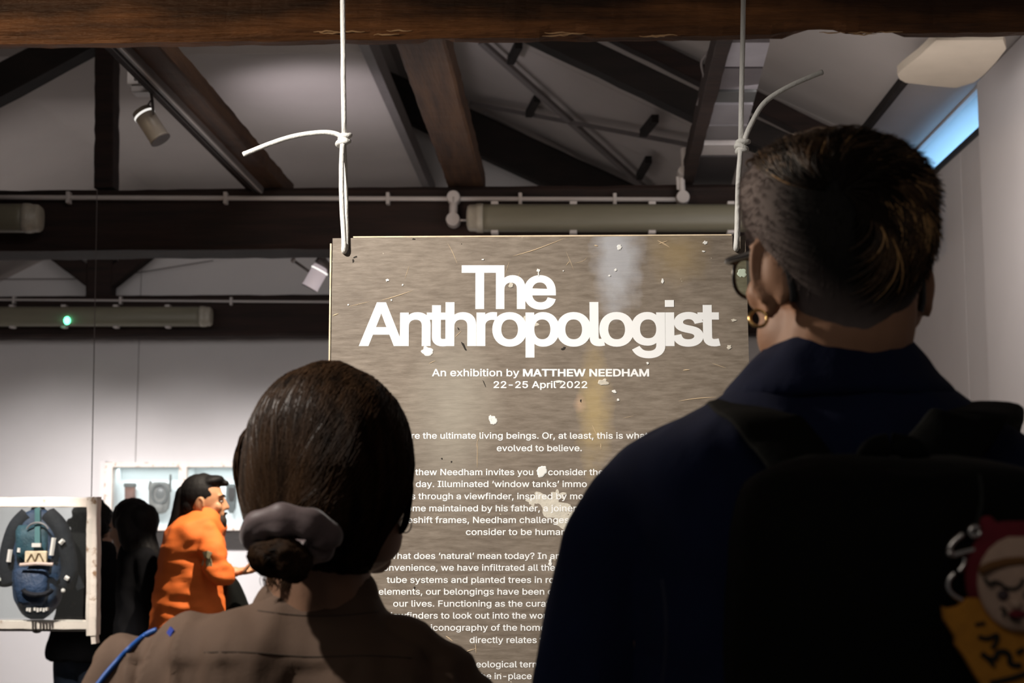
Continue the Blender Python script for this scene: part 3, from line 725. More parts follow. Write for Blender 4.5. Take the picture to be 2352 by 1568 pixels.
timber('joist_timber', (-3.0, BOARD_Y-.006, J+.06), (1.94, BOARD_Y-.006, J+.06), .12, .1, WOOD_DARK, hb, seg=20)
for q in (anchorL, anchorR):
    MB().tube([Vector((q.x, q.y+.062*math.cos(t*.45), J+.06+.075*math.sin(t*.45))) for t in range(14)], RR, 8, True).build('rope_hitch', ROPE, hb, True)

# ------------------------------------------------------------------ far shadow-box windows and the hanging frame
WORN = mat('flaking_white_paint_on_wood', (.33, .2, .12), .75, color2=(.83, .75, .68), scale=16, stretch=(1, 3, 1), bump=.5, bscale=40, detail=8, dist=.004)
r = [n for n in WORN.node_tree.nodes if n.type == 'VALTORGB'][0]; r.color_ramp.elements[0].position = .36; r.color_ramp.elements[1].position = .43
BACKP = mat('cool_white_board', (.78, .83, .84), .8, .02, 4)
Yf = 10.86
fr = thing('window_tank', 'old white window sash box mounted on the far wall', 'display frame', P(420, 1140, Yf))
def rail(name, x0, y0, x1, y1, Y, dep, m, par, bev=.006):
    a, b = P(x0, y0, Y), P(x1, y1, Y)
    o = MB().box((a.x, Y-dep/2, a.z), (b.x, Y+dep/2, b.z)).build(name, m, par, bevel=bev); return o
XR = 640
rail('top_rail', 246, 1062, XR, 1073, Yf, .1, WORN, fr); rail('bottom_rail', 246, 1209, XR, 1218, Yf, .1, WORN, fr)
rail('stile', 246, 1062, 259, 1218, Yf, .104, WORN, fr); rail('stile', 415, 1062, 429, 1218, Yf, .102, WORN, fr); rail('stile', XR-12, 1062, XR, 1218, Yf, .102, WORN, fr)
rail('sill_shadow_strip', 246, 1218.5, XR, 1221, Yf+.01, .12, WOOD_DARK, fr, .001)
rail('outer_liner', 240, 1060, 246, 1220, Yf+.09, .2, mat('cream_liner', (.72, .68, .66), .7), fr, .002)
for x0, x1 in ((259, 415), (429, XR-12)):
    a, b = P(x0, 1073, Yf+.13), P(x1, 1209, Yf+.13)
    MB().box((a.x-.02, Yf+.175, b.z-.01), (b.x+.02, Yf+.185, a.z+.02)).build('backing_panel', BACKP, fr)
    a, b = P(x0, 1073, Yf-.02), P(x1, 1209, Yf-.02)
    MB().box((a.x, Yf-.023, b.z), (b.x, Yf-.02, a.z)).build('pane', m_glass('clear_glass', (.97, .98, .98), opac=.04), fr)
Yo = Yf+.05
for xa_, xb_ in ((262, 412), (432, 626)):
    q = P((xa_+xb_)/2, 1077, Yo+.02); l_ = area('tank_light', q, q-Vector((0, -.03, .3)), .7, .5, .05, (.93, 1, 1))
    pbox(xa_, 1070, xb_, 1074, Yf, 0, .17).build('top_board', BACKP, fr)
    pbox(xa_, 1207, xb_, 1211, Yf, 0, .17).build('bottom_board', BACKP, fr)
for xa_ in (259, 414, 429, 626):
    pbox(xa_, 1074, xa_+1.5, 1209, Yf, 0, .175).build('side_board', BACKP, fr)
LE, GR, GR2 = mat('brown_leather', (.17, .07, .045), .6, .15, 8), mat('grey_rubber', (.10, .11, .105), .6, .25, 14), mat('mid_grey_rubber', (.2, .2, .185), .6, .2, 14)
lc = thing('leather_case', 'tall brown leather case with dark lid inside the far window box', 'case', P(299, 1150, Yo))
MB().rings(loft([(1117, 287, 311, .03, 0), (1140, 288, 310, .035, 0), (1170, 287, 312, .035, 0), (1178, 288, 311, .03, 0)], Yo, 20, 4)).build('case_body', LE, lc, True)
MB().rings(loft([(1109, 287, 311, .03, 0), (1112, 285, 313, .037, 0), (1118, 286, 312, .037, 0)], Yo, 20, 4)).build('lid', GR, lc)
mk = thing('rubber_mask', 'grey rubber mask with one thin upright strap, inside the far window box', 'mask', P(367, 1145, Yo))
MB().rings(loft([(1106, 355, 378, .02, 0), (1110, 347, 387, .03, 0), (1125, 342, 391, .045, 0), (1150, 342, 391, .045, 0), (1168, 345, 388, .04, 0), (1177, 352, 380, .03, 0), (1180, 360, 372, .015, 0)], Yo, 28, 2.4)).build('shell', GR2, mk, True)
MB().tube([P(367+17*math.cos(t), 1134+22*math.sin(t), Yo-.045) for t in [i*math.pi/12 for i in range(24)]], .012, 8, True).build('eye_ring', GR, mk, True)
MB().ell(P(367, 1134, Yo-.03), (.045, .02, .06)).build('face_lens', mat('dull_lens', (.14, .15, .145), .3), mk, True)
MB().rings(loft([(1150, 356, 378, .02, -.03), (1165, 353, 381, .03, -.03), (1178, 360, 374, .02, -.03)], Yo, 20)).build('nose_piece', GR2, mk, True)
MB().tube([P(390, 1130, Yo), P(391, 1112, Yo), P(392, 1089, Yo)], [.016, .01, .008]).build('strap_tip', GR, mk)
MB().tube([P(344, 1125, Yo), P(345, 1112, Yo), P(346, 1104, Yo)], [.016, .014, .01]).build('strap_tip', GR2, mk)
MB().rings(loft([(1160, 342, 352, .02, -.02), (1170, 344, 356, .02, -.02), (1176, 348, 356, .01, -.02)], Yo, 14)).build('strap_buckle', WOOD_BLACK, mk)
ov = thing('oval_brush', 'dark oval brush-like object in the right pane of the far window box', 'brush', P(531, 1145, Yo))
MB().rings(loft([(1111, 524, 540, .01, 0), (1116, 520, 543, .025, 0), (1145, 518.5, 544, .03, 0), (1168, 522, 541, .025, 0), (1178, 527, 536, .01, 0)], Yo, 24)).build('brush_body', mat('slate_bristle', (.09, .11, .11), .7, .2, 20), ov, True)
MB().rings(loft([(1120, 527, 541, .01, -.03), (1140, 526, 542, .012, -.03), (1150, 529, 538, .01, -.03)], Yo, 16)).build('brush_patch', WOOD_BLACK, ov, True)

Yh = 5.8
hf = thing('hanging_window_frame', 'flaking white timber window sash hung on wires, holding a blue backpack', 'window frame', P(60, 1445, Yh))
def wornrail(name, a, b, wpx, dep, seg=30):
    return timber(name, P(*a, Yh), P(*b, Yh), wpx*Yh/F, dep, WORN, hf, seg=seg, amp=.005)
wornrail('top_rail', (-130, 1153), (228, 1153), 24, .05)
wornrail('bottom_rail', (-130, 1434), (206, 1434), 21, .05)
wornrail('stile', (216, 1141), (214, 1458), 25, .06)
wornrail('stile', (-118, 1141), (-118, 1458), 25, .06)
timber('stile_horn', P(217, 1452, Yh), P(219, 1477, Yh), 13*Yh/F, .05, WORN, hf, seg=4)
pbox(-118, 1444, 206, 1449, Yh, -.02, .02).build('lower_bead', WOOD_BLACK, hf)
q = P(85, 1447, Yh); MB().ell(q, (.02, .02, .012)).build('bracket', WOOD_BLACK, hf)
for dy in (-.075, .085):
    a, b = P(-106, 1165, Yh), P(204, 1424, Yh)
    MB().box((a.x, Yh+dy, b.z), (b.x, Yh+dy+.003, a.z)).build('pane', m_glass('frosty_glass', (.93, .95, .95), opac=.008), hf)
for p_, q_ in (((-118, 1141), (-124, 436)), ((210, 1142), (223, 436))):
    MB().tube([P(*p_, Yh), P(*q_, 6.9)], .0022, 6).build('hanging_wire', METAL_G, hf)
# blue backpack
NV = mat('navy_nylon', (.02, .042, .09), .6, .35, 9, bump=.6, bscale=18, dist=.02); NV2 = mat('black_nylon', (.006, .008, .014), .8, .3, 9, bump=.5, bscale=16, dist=.02)
TL = mat('teal_webbing', (.03, .11, .12), .6); PALE = mat('pale_patch', (.58, .5, .36), .7, .2, 40); WHT = mat('white_embroidery', (.6, .6, .58), .7)
bp = thing('backpack', 'faded navy blue backpack with pale printed patch hanging inside the window frame', 'backpack', P(88, 1420, Yh))
rows = [(1170, 72, 104, .02, 0), (1180, 54, 124, .04, 0), (1198, 40, 138, .055, 0), (1230, 30, 148, .062, 0), (1280, 28, 150, .066, 0), (1330, 30, 146, .07, 0), (1375, 36, 138, .068, 0), (1400, 46, 126, .055, 0), (1416, 60, 112, .04, 0), (1421, 72, 100, .02, 0)]
body = MB().rings(loft(rows, Yh, 36, 2.8, 40)).build('main_body', NV, bp, True)
for v in body.data.vertices: v.co += v.normal*.006*noise.noise(v.co*16)
bv = None
def drape_pts(objs, pxs, off=.004, fallbackY=None):
    bm = bmesh.new()
    for o in objs:
        n0 = len(bm.verts); mt = o.matrix_world if o.parent is None else Matrix.Identity(4)
        bm.from_mesh(o.data)
    tr_ = BVHTree.FromBMesh(bm); out = []; last = fallbackY
    for x, y in pxs:
        r_ = ray(x, y).normalized(); h = tr_.ray_cast(EYE, r_)
        if h[0] is None: q = P(x, y, last if last else 1.5)
        else: q = h[0]-r_*off; last = q.y
        out.append(q)
    bm.free(); return out
def ribbon(pts, wid, th, nrm=None):
    """flat strap along pts, facing -Y mostly"""
    R = []; n = len(pts)
    for i, p in enumerate(pts):
        t = (pts[min(i+1, n-1)]-pts[max(i-1, 0)]).normalized(); u = t.cross(Vector((0, -1, 0)) if nrm is None else nrm)
        u = u.normalized() if u.length > 1e-4 else Vector((1, 0, 0)); v = t.cross(u)
        R.append([p+u*wid/2*a+v*th/2*b for a, b in ((-1, -1), (1, -1), (1, 1), (-1, 1))])
    return MB().rings(R)
arc = lambda cx, cy, rx, ry, a0, a1, n=14: [(cx+rx*math.cos(math.radians(a0+(a1-a0)*i/n)), cy-ry*math.sin(math.radians(a0+(a1-a0)*i/n))) for i in range(n+1)]
D = [body]
MB().rings(loft([(1302, 50, 122, .015, -.062), (1312, 46, 126, .03, -.062), (1350, 48, 124, .035, -.062), (1378, 54, 118, .03, -.06), (1390, 62, 108, .015, -.055)], Yh, 26, 3.2)).build('front_pocket', NV, bp, True)
MB().rings(loft([(1205, 52, 118, .012, -.05), (1220, 48, 122, .025, -.052), (1260, 50, 122, .03, -.055), (1290, 52, 120, .02, -.055)], Yh, 26, 3.2)).build('top_pocket', mat('faded_teal_blue_nylon', (.018, .06, .085), .6, .3, 12, bump=.5, bscale=16, dist=.02), bp, True)
MB().tube(catmull([P(24, 1338, Yh-.02), P(16, 1300, Yh-.03), P(22, 1255, Yh-.03), P(38, 1210, Yh-.03), P(64, 1182, Yh-.02)], 6), [.036]*25, 8).build('shoulder_strap', NV2, bp, True)
MB().tube(catmull([P(148, 1345, Yh-.02), P(160, 1310, Yh-.03), P(154, 1262, Yh-.03), P(138, 1212, Yh-.03), P(110, 1182, Yh-.02)], 6), [.036]*25, 8).build('shoulder_strap', NV2, bp, True)
ribbon(catmull([P(150, 1290, Yh-.02), P(172, 1320, Yh-.02), P(186, 1352, Yh-.02)]), .03, .008).build('loose_strap', NV2, bp)
ribbon(catmull([P(30, 1334, Yh-.03), P(10, 1338, Yh-.03), P(-12, 1332, Yh-.03)]), .035, .008).build('loose_strap', NV2, bp)
MB().rings(loft([(1325, -14, 16, .008, -.045), (1332, -14, 14, .008, -.045)], Yh, 10, 4)).build('strap_label', WHT, bp)
MB().tube(catmull([P(72, 1182, Yh), P(76, 1168, Yh), P(88, 1160, Yh-.01), P(99, 1168, Yh), P(103, 1182, Yh)], 5), .008).build('grab_loop', NV2, bp, True)
ribbon([P(86, 1166, Yh-.035), P(86, 1200, Yh-.07), P(86, 1252, Yh-.1)], .022, .003).build('teal_tag', TL, bp)
MB().tube(catmull([P(82, 1175, Yh-.03), P(86, 1168, Yh-.03), P(91, 1174, Yh-.03)], 4), .004).build('tag_hook', WHT, bp)
pz = Yh-.105
pbox(57, 1265, 106, 1292, pz, 0, .02).build('printed_patch', PALE, bp, bevel=.004)
for px_ in ((62, 1289, 72, 1272), (72, 1272, 80, 1290), (80, 1290, 88, 1270), (90, 1270, 100, 1290)):
    MB().tube([P(px_[0], px_[1], pz-.002), P(px_[2], px_[3], pz-.002)], .003, 5).build('patch_print', mat('brown_print', (.12, .08, .04), .7), bp)
MB().tube([P(46, 1297, pz-.005), P(85, 1294, pz-.012), P(122, 1296, pz-.005)], .007).build('pocket_piping', mat('pinkish_piping', (.5, .4, .36), .6), bp)
pbox(73, 1247, 93, 1256, pz, 0, .01).build('small_label', WHT, bp)
MB().tube(arc_p := [P(x, y, Yh-.085) for x, y in arc(86, 1222, 26, 22, 20, 160)], .004).build('zip', mat('grey_zip', (.15, .15, .16), .5), bp)
MB().tube([P(x, y, Yh-.105) for x, y in arc(86, 1350, 34, 16, 190, 350)], .01).build('pocket_flap_edge', NV2, bp)
for x0, y0, x1, y1 in ((118, 1275, 124, 1235), (138, 1248, 146, 1240), (20, 1290, 24, 1262), (44, 1268, 46, 1258), (150, 1325, 158, 1330)):
    MB().tube([P(x0, y0, Yh-.075), P(x1, y1, Yh-.075)], .010, 6).build('pale_strap_tip', WHT, bp)
for i, (x, y) in enumerate(((62, 1400), (68, 1402), (79, 1399), (86, 1402), (93, 1400), (100, 1402), (106, 1399))):
    pbox(x-2, y-4-(i % 2)*2, x+2.4, y+3, Yh-.082, 0, .02).build('emblem_stitch', WHT, bp)
MB().ell(P(145, 1356, Yh-.07), (.009, .006, .009)).build('reflective_dot', WHT, bp)

# ------------------------------------------------------------------ people
SK = lambda n, c: mat(n, c, .55, .06, 12, bump=.1, bscale=90, dist=.002)
def head_prims(mb, C, a, ear=1.0, nose=1.0, lat=.076, fw=.096, up=.108, neck=True, sc=1.0, tilt=0, nl=None, earo=0, nr=.056, earR=0):
    C = Vector(C); f = Vector((math.sin(a), math.cos(a), 0)); r = Vector((math.cos(a), -math.sin(a), 0)); z = Vector((0, 0, 1))
    if tilt:
        R = Matrix.Rotation(tilt, 3, r); f, z = R @ f, R @ z
    M = Matrix((r, f, z)).transposed()
    def pt(x, y, q): return C + (r*x + f*y + z*q)*sc
    def el(x, y, q, rr, Mx=None): mb.ell(pt(x, y, q), [k*sc for k in rr], (M @ Mx) if Mx else M)
    el(0, -.004, 0, (lat, fw, up)); el(0, .034, -.048, (.061, .062, .082)); el(0, .044, -.094, (.050, .046, .034))
    el(0, .080, -.112, (.021, .017, .017)); el(0, .080, .012, (.052, .016, .011))
    for s in (-1, 1):
        el(s*.037, .072, -.038, (.022, .018, .022)); el(s*.052, .03, -.085, (.014, .035, .03))
    mb.cap(pt(0, .092, 0), pt(0, .110*1, -.040), .008*sc, .012*sc*nose)
    for s in (-1, 1): mb.cap(pt(s*.010, .098, -.046), pt(s*.008, .102, -.044), .008*sc, .008*sc)
    el(0, .093, -.068, (.023, .010, .006)); el(0, .091, -.079, (.021, .010, .007))
    earo0 = earo
    for s in (-1, 1):
        earo = earo0+(earR if s > 0 else 0)
        Mx = Matrix.Rotation(s*math.radians(-28), 3, 'Z') @ Matrix.Rotation(math.radians(-8), 3, 'X')
        k = 14; ring = []
        for i in range(k+1):
            t = math.radians(-70+300*i/k)
            v = Mx @ Vector((s*.004, -.019*math.cos(t)*ear*.9, .031*math.sin(t)*ear)); ring.append(pt(s*(lat+.004+earo)+v.x, -.006+v.y, -.030+v.z))
        mb.limb(ring, [.0052*sc]*(k+1), 8)
        el(s*(lat-.001+earo*.6), -.010, -.031, (.012+earo*.5, .018*ear, .030*ear), Mx)
        mb.cap(pt(s*(lat+earo*.8), 0, -.058*ear), pt(s*(lat+.001+earo), .002, -.062*ear), .007*sc, .0065*sc)
    if neck:
        nl = nl if nl is not None else pt(0, -.02, -.26)
        mb.cap(pt(0, -.018, -.07), nl, nr*sc, (nr+.006)*sc, 20)
    return pt, M
def hand_prims(mb, wr, d, n, sc=1.0, curl=.5, side=1):
    """hand starting at wrist wr, pointing along d, palm normal n; fingers curl towards n"""
    d = Vector(d).normalized(); n = Vector(n); n = (n-d*n.dot(d)).normalized(); u = d.cross(n)
    wr = Vector(wr)
    for k in (-1.5, -.5, .5, 1.5): mb.cap(wr+u*k*.012*sc+d*.01, wr+d*.085*sc+u*k*.019*sc, .014*sc, .011*sc, 8)
    for k, L in ((-1.5, .068), (-.5, .078), (.5, .073), (1.5, .056)):
        p = wr+d*.088*sc+u*k*.0195*sc; ang = 0; pts = [p]
        for seg, fr in enumerate((.45, .31, .24)):
            ang += curl*(.5+.45*seg); p = p+(d*math.cos(ang)+n*math.sin(ang))*L*fr*sc; pts.append(p)
        mb.limb(pts, [.0092*sc, .0085*sc, .008*sc, .007*sc], 8)
    p = wr+d*.025*sc+u*side*-.028*sc
    mb.limb([p, p+(d*.6-u*side*.55+n*.35)*.04*sc, p+(d*.75-u*side*.25+n*.6)*.075*sc, p+(d*.9+n*.55)*.098*sc], [.014*sc, .0115*sc, .0095*sc, .008*sc], 8)
def legs(mb, hipc, fx, a, hz, spread=.09, r=(.085, .055, .042)):
    rr = Vector((math.cos(a), -math.sin(a), 0)); f = Vector((math.sin(a), math.cos(a), 0))
    for s in (-1, 1):
        h = Vector((hipc[0], hipc[1], hz))+rr*spread*s
        k = Vector((h.x, h.y, hz*.53))+f*.015; an = Vector((h.x, h.y, .09))
        mb.limb([h, k, an], r, 14)
def shoes(parent, cx, cy, a, m, spread=.09):
    rr = Vector((math.cos(a), -math.sin(a), 0)); f = Vector((math.sin(a), math.cos(a), 0)); M = Matrix((rr, f, Vector((0, 0, 1)))).transposed()
    for s in (-1, 1):
        c = Vector((cx, cy, 0))+rr*spread*s
        mb = MB(); mb.ell(c+f*.07+Vector((0, 0, .04)), (.045, .13, .035), M); mb.ell(c-f*.01+Vector((0, 0, .06)), (.04, .06, .05), M)
        mb.box((c.x-.03, c.y-.03, .004), (c.x+.03, c.y+.03, .05))
        mb.remesh('shoe', m, parent, .01, 2)
def trousers(parent, cx, cy, a, top, m, r=(.1, .075, .06), spread=.09, wl=(.16, .12)):
    mb = MB(); mb.ell((cx, cy, top), (wl[0], wl[1], .14), Matrix.Rotation(-a, 3, 'Z'))
    legs(mb, (cx, cy), 0, a, top-.08, spread, r); mb.remesh('trousers', m, parent, .014, 3)
def strands(name, roots_paths, m, parent, r0=.0009, k=3):
    V, Fc = [], []
    for pts, rr in roots_paths:
        n = len(pts); base = len(V)
        for i, p in enumerate(pts):
            t = (pts[min(i+1, n-1)]-pts[max(i-1, 0)]); t = t.normalized() if t.length > 1e-9 else Vector((0, 0, 1))
            u = t.orthogonal().normalized(); v = t.cross(u)
            if i:  # keep frame steady
                u = (pu_-t*pu_.dot(t)); u = u.normalized() if u.length > 1e-6 else t.orthogonal().normalized(); v = t.cross(u)
            pu_ = u; q = rr*(1 if i < n-2 else (.7 if i == n-2 else .15))
            for j in range(k):
                w_ = 2*math.pi*j/k; V.append(p+(u*math.cos(w_)+v*math.sin(w_))*q)
        for i in range(n-1):
            for j in range(k):
                Fc.append((base+i*k+j, base+i*k+(j+1) % k, base+(i+1)*k+(j+1) % k, base+(i+1)*k+j))
    o = raw(name, V, Fc, m, parent, True); o['kind'] = 'stuff'; return o
def bvh(o):
    bm = bmesh.new(); bm.from_mesh(o.data); t = BVHTree.FromBMesh(bm); bm.free(); return t
def surf_path(tree, C, d0, d1, n, off, wob=.0, sd=0, lift=None):
    out = []
    for i in range(n):
        t = i/(n-1); d = d0.slerp(d1, t) if d0.angle(d1) < 3.1 else d0
        if wob: d = (d+Vector((noise.noise(Vector((sd, t*2, 0))), noise.noise(Vector((sd, t*2, 9))), noise.noise(Vector((sd, t*2, 19)))))*wob).normalized()
        h = tree.ray_cast(C+d*.6, -d)
        if h[0] is None: continue
        out.append(h[0]+d*(off if not lift else off+lift(t)))
    return out
HAIR_W = mat('dark_brown_hair', (.006, .0035, .0022), .55, color2=(.042, .021, .010), scale=9, stretch=(7, 7, .7), bump=.15, bscale=30, dist=.003, spec=.06)
HAIR_M = mat('brown_swept_hair', (.02, .011, .006), .5, color2=(.13, .07, .03), scale=20, stretch=(2, 2, 2), bump=.6, bscale=60, dist=.003, spec=.35)
STUB = mat('greying_cropped_hair', (.19, .15, .14), .85, .1, 60, (1, 1, .5), bump=.12, bscale=160, dist=.003)
HAIR_B = mat('black_hair', (.006, .005, .005), .6, spec=.2, var=.3, scale=12, stretch=(4, 4, 1), bump=.5, bscale=50, dist=.004)
HAIR_L = mat('light_brown_hair', (.55, .32, .13), .45, .35, 30)

# --- tall man, right
YM = 1.42; am = math.radians(-28)
man = thing('person', 'tall person with short swept hair and navy jacket, seen from behind at right', 'person', P(1915, 1168, YM)*1)
man.location.z = 0
mb = MB(); Cm = P(1925, 572, YM)
ptm, Mm = head_prims(mb, Cm, am, ear=1.12, nl=P(1900, 900, YM+.02), earo=.006, nr=.064, earR=.014)
mb.rings(loft([(860, 1780, 2040, .055, .02), (950, 1680, 2150, .06, .01), (1100, 1540, 2280, .075, 0), (1500, 1540, 2280, .1, 0), (2300, 1560, 2260, .1, 0)], YM, 24))
sL = [P(1560, 1180, YM), P(1353, 1600, YM-.02), P(1370, 2150, YM+.12)]; sR = [P(2270, 1180, YM), P(2470, 1600, YM-.02), P(2450, 2150, YM+.12)]
for s_ in (sL, sR): mb.limb(s_, [.042, .036, .026])
hand_prims(mb, sL[-1], (0, .1, -1), (1, .2, 0), 1.0, .35, 1); hand_prims(mb, sR[-1], (0, .1, -1), (-1, .2, 0), 1.0, .35, -1)
legs(mb, (P(1915, 2000, YM).x, YM), 0, 0, .92)
bodym = mb.remesh('body', SK('tan_skin', (.42, .22, .13)), man, .0048, 2)
# hair
rows = [(326, 1890, 1950, .02, .0), (331, 1850, 1996, .042, 0), (340, 1812, 2026, .06, 0), (356, 1764, 2068, .078, 0), (383, 1724, 2104, .092, 0), (414, 1704, 2128, .1, 0), (447, 1701, 2138, .1, -.004), (480, 1704, 2137, .098, -.008),
        (520, 1708, 2132, .085, -.02), (560, 1722, 2127, .07, -.036), (600, 1748, 2116, .06, -.046), (640, 1772, 2100, .052, -.05), (680, 1794, 2086, .048, -.046), (715, 1812, 2068, .046, -.042), (750, 1830, 2058, .046, -.034), (790, 1846, 2050, .046, -.026)]
capm = MB().rings(loft(rows, YM, 64, 2.0, 60, 2)).build('hair', STUB, man, True)
# cropped hair reads dark over the middle of the head and greying, shorter, on the left side and nape
def crop_mat():
    m = STUB; nt = m.node_tree; N = nt.nodes; L = nt.links; b = N['Principled BSDF']; src = b.inputs['Base Color'].links[0].from_socket
    tc = [n for n in N if n.type == 'TEX_COORD'][0]; c = P(2010, 458, YM-.06)
    mp = N.new('ShaderNodeMapping'); s = (1/.112, 1/.2, 1/.130); mp.inputs['Scale'].default_value = s; mp.inputs['Location'].default_value = [-c[i]*s[i] for i in range(3)]
    L.new(tc.outputs['Object'], mp.inputs[0]); ln = N.new('ShaderNodeVectorMath'); ln.operation = 'LENGTH'; L.new(mp.outputs[0], ln.inputs[0])
    mr = N.new('ShaderNodeMapRange'); mr.inputs['From Min'].default_value = .74; mr.inputs['From Max'].default_value = 1.02; L.new(ln.outputs['Value'], mr.inputs[0])
    mx = N.new('ShaderNodeMix'); mx.data_type = 'RGBA'; L.new(mr.outputs[0], mx.inputs['Factor']); mx.inputs[6].default_value = (.007, .005, .004, 1); L.new(src, mx.inputs[7])
    L.new(mx.outputs[2], b.inputs['Base Color'])
crop_mat()
trm = bvh(capm); Cc = P(1920, 480, YM)
def dirpx(px, py, dy):  # direction from hair centre towards a point seen at px,py with depth offset dy
    return (P(px, py, YM+dy)-Cc).normalized()
ST = []
for i in range(5200):                       # stubble
    th_, ph = random.uniform(0, 2*math.pi), random.uniform(-.75, .95)
    d = Vector((math.cos(th_)*math.sqrt(1-ph*ph), math.sin(th_)*math.sqrt(1-ph*ph), ph))
    if d.y > .35 and ph < .55: continue
    h = trm.ray_cast(Cc+d*.5, -d)
    if h[0] is None or h[0].z < P(0, 790, YM).z: continue
    q = h[0]; ln = .005+.004*random.random()+(.006 if ph > .3 else 0)
    dd = (d*.55+Vector((random.uniform(-.4, .4), random.uniform(-.3, .3), -.9+random.uniform(-.3, .3)))).normalized()
    ST.append(([q-d*.001, q+dd*ln*.5, q+dd*ln+d*.0005], .00045))
strands('cropped_strands', ST, STUB, capm)
ST = []; ST2 = []; ST3 = []
for i in range(1300):                       # front of the top hair, out of sight from behind
    s0 = dirpx(random.gauss(1900, 85), random.uniform(320, 360), random.uniform(-.03, .05))
    e = dirpx(random.uniform(1760, 2120), random.uniform(340, 430), random.uniform(.02, .09))
    p = surf_path(trm, Cc, s0, s0.slerp(e, random.uniform(.45, 1)), 7, .0015+.005*random.random(), .05, i*.7, lambda t: .006*math.sin(t*math.pi))
    if len(p) > 4: ST.append((p, .0011))
for i in range(4600):                       # strands fan out from the crown, up to the left and over to the right
    ph = random.uniform(-42, 172); r0 = random.uniform(4, 135)+(30 if ph > 100 else 0); L_ = random.uniform(60, 190); tw = random.uniform(14, 34)
    cx, cy = 1935, 440; clump = noise.noise(Vector((ph*.12, r0*.01, 4)))
    pts_ = []
    for k in range(9):
        t = k/8; rr_ = r0+L_*t; a_ = math.radians(ph+clump*14-tw*t*t-tw*.3*t)
        q = (cx+rr_*math.cos(a_)*1.08, cy-rr_*math.sin(a_)*.92)
        r_ = ray(*q).normalized(); h = trm.ray_cast(EYE, r_)
        if h[0] is None: break
        nn = (h[0]-Cc).normalized(); pts_.append(h[0]+nn*(.0008+.004*math.sin(t*2.6)*(.4+.6*abs(clump)*2)+.0012*random.random()*0))
    if len(pts_) > 4:
        if pts_ and len(pts_) < 9: pts_.append(pts_[-1]+(pts_[-1]-pts_[-2])*.8)
        light = (-25 < ph < 40 and noise.noise(Vector((ph*.16, r0*.02, 9))) > .12 and random.random() < .75) or random.random() < .03
        (ST3 if r0 < 60+28*noise.noise(Vector((ph*.06, 2, 2)))*2 else (ST2 if light else ST)).append((pts_, .0009))
strands('swept_strands', ST, HAIR_M, capm)
strands('light_strands', ST2, HAIR_L, capm)
strands('dark_strands', ST3, mat('near_black_brown_hair', (.012, .007, .004), .6, .3, 30, spec=.15), capm)
# glasses
gl = MB(); f = Mm.col[1]; r_ax = Mm.col[0]; up_ = Mm.col[2]
BLK = mat('black_acetate', (.012, .011, .012), .25, spec=.6)
gf = None
for s in (-1, 1):
    loop = []
    for i in range(28):
        t = 2*math.pi*i/28; x = s*.034+.027*math.copysign(abs(math.cos(t))**.7, math.cos(t)); z_ = -.018+.021*math.copysign(abs(math.sin(t))**.8, math.sin(t))
        loop.append(ptm(x, .108-abs(x)*.22, z_))
    o = MB().tube(loop, .0022, 8, True).build('glasses', BLK, man, True) if gf is None else MB().tube(loop, .0022, 8, True).build('lens_rim', BLK, gf, True)
    gf = gf or o
    V = loop; raw('lens', V+[v+f*.0012 for v in V], [tuple(range(28)), tuple(range(55, 27, -1))]+[(i, (i+1) % 28, 28+(i+1) % 28, 28+i) for i in range(28)], m_glass('lens_glass', (.86, .93, .86), opac=.02), gf)
    MB().tube(catmull([ptm(s*.060, .094, -.003), ptm(s*.074, .086, -.004), ptm(s*.083, .04, -.006), ptm(s*.086, -.004, -.008), ptm(s*.084, -.024, -.022), ptm(s*.080, -.030, -.05), ptm(s*.078, -.028, -.062)], 5), [.0035]*16+[.0038]*15, 8).build('temple_arm', BLK, gf, True)
MB().tube([ptm(-.009, .107, -.012), ptm(0, .111, -.009), ptm(.009, .107, -.012)], .002).build('bridge', BLK, gf, True)
GOLD = mat('gold', (.85, .55, .22), .25, metallic=1.0)
ec = ptm(-.084, .002, -.080)
ec = P(1742, 731, ec.y-.004)
o = MB().tube([ec+Vector((.0085*math.cos(t*.3142), .003*math.sin(t*.3142), .0085*math.sin(t*.3142))) for t in range(20)], .0017, 8, True).build('hoop_earring', GOLD, man, True)
# jacket
NAVY = mat('navy_cotton', (.004, .008, .034), .9, .18, 12, bump=.35, bscale=180, dist=.001, sheen=.04, spec=.2)
def folds(amp, sx, sz, sd=0, ridge=0):
    def f_(c):
        n = noise.noise(Vector((c.x*sx+sd, c.y*sx, c.z*sz)))
        n2 = noise.noise(Vector((c.x*sx*2.3+sd+c.z*3, c.y*sx*2, c.z*sz*2.2)))
        return amp*(n*.9+.5*(1-abs(n2)*2)*ridge+.3*n2)
    return f_
mb = MB()
mb.rings(loft([(y_+max(0, (1168-y_)*.05), a_, b_, c_, d_) for y_, a_, b_, c_, d_ in [(835, 1722, 2128, .065, .015), (865, 1694, 2160, .075, .012), (905, 1648, 2210, .085, .01), (935, 1598, 2250, .09, .008), (962, 1545, 2290, .1, .005), (1005, 1462, 2352, .105, 0), (1045, 1412, 2392, .108, 0), (1100, 1394, 2412, .112, 0), (1160, 1420, 2390, .118, 0),
               (1250, 1450, 2370, .125, 0), (1568, 1460, 2360, .13, 0), (1900, 1460, 2360, .135, 0), (2330, 1470, 2350, .135, 0)]], YM, 40, 2.5, 60))
jl = [P(1540, 1150, YM), P(1468, 1180, YM), P(1422, 1260, YM), P(1385, 1400, YM), P(1345, 1568, YM-.01), P(1335, 1700, YM), P(1372, 2120, YM+.11)]
jr = [P(2300, 1150, YM), P(2366, 1180, YM), P(2410, 1260, YM), P(2445, 1400, YM), P(2485, 1568, YM-.01), P(2490, 1700, YM), P(2450, 2120, YM+.11)]
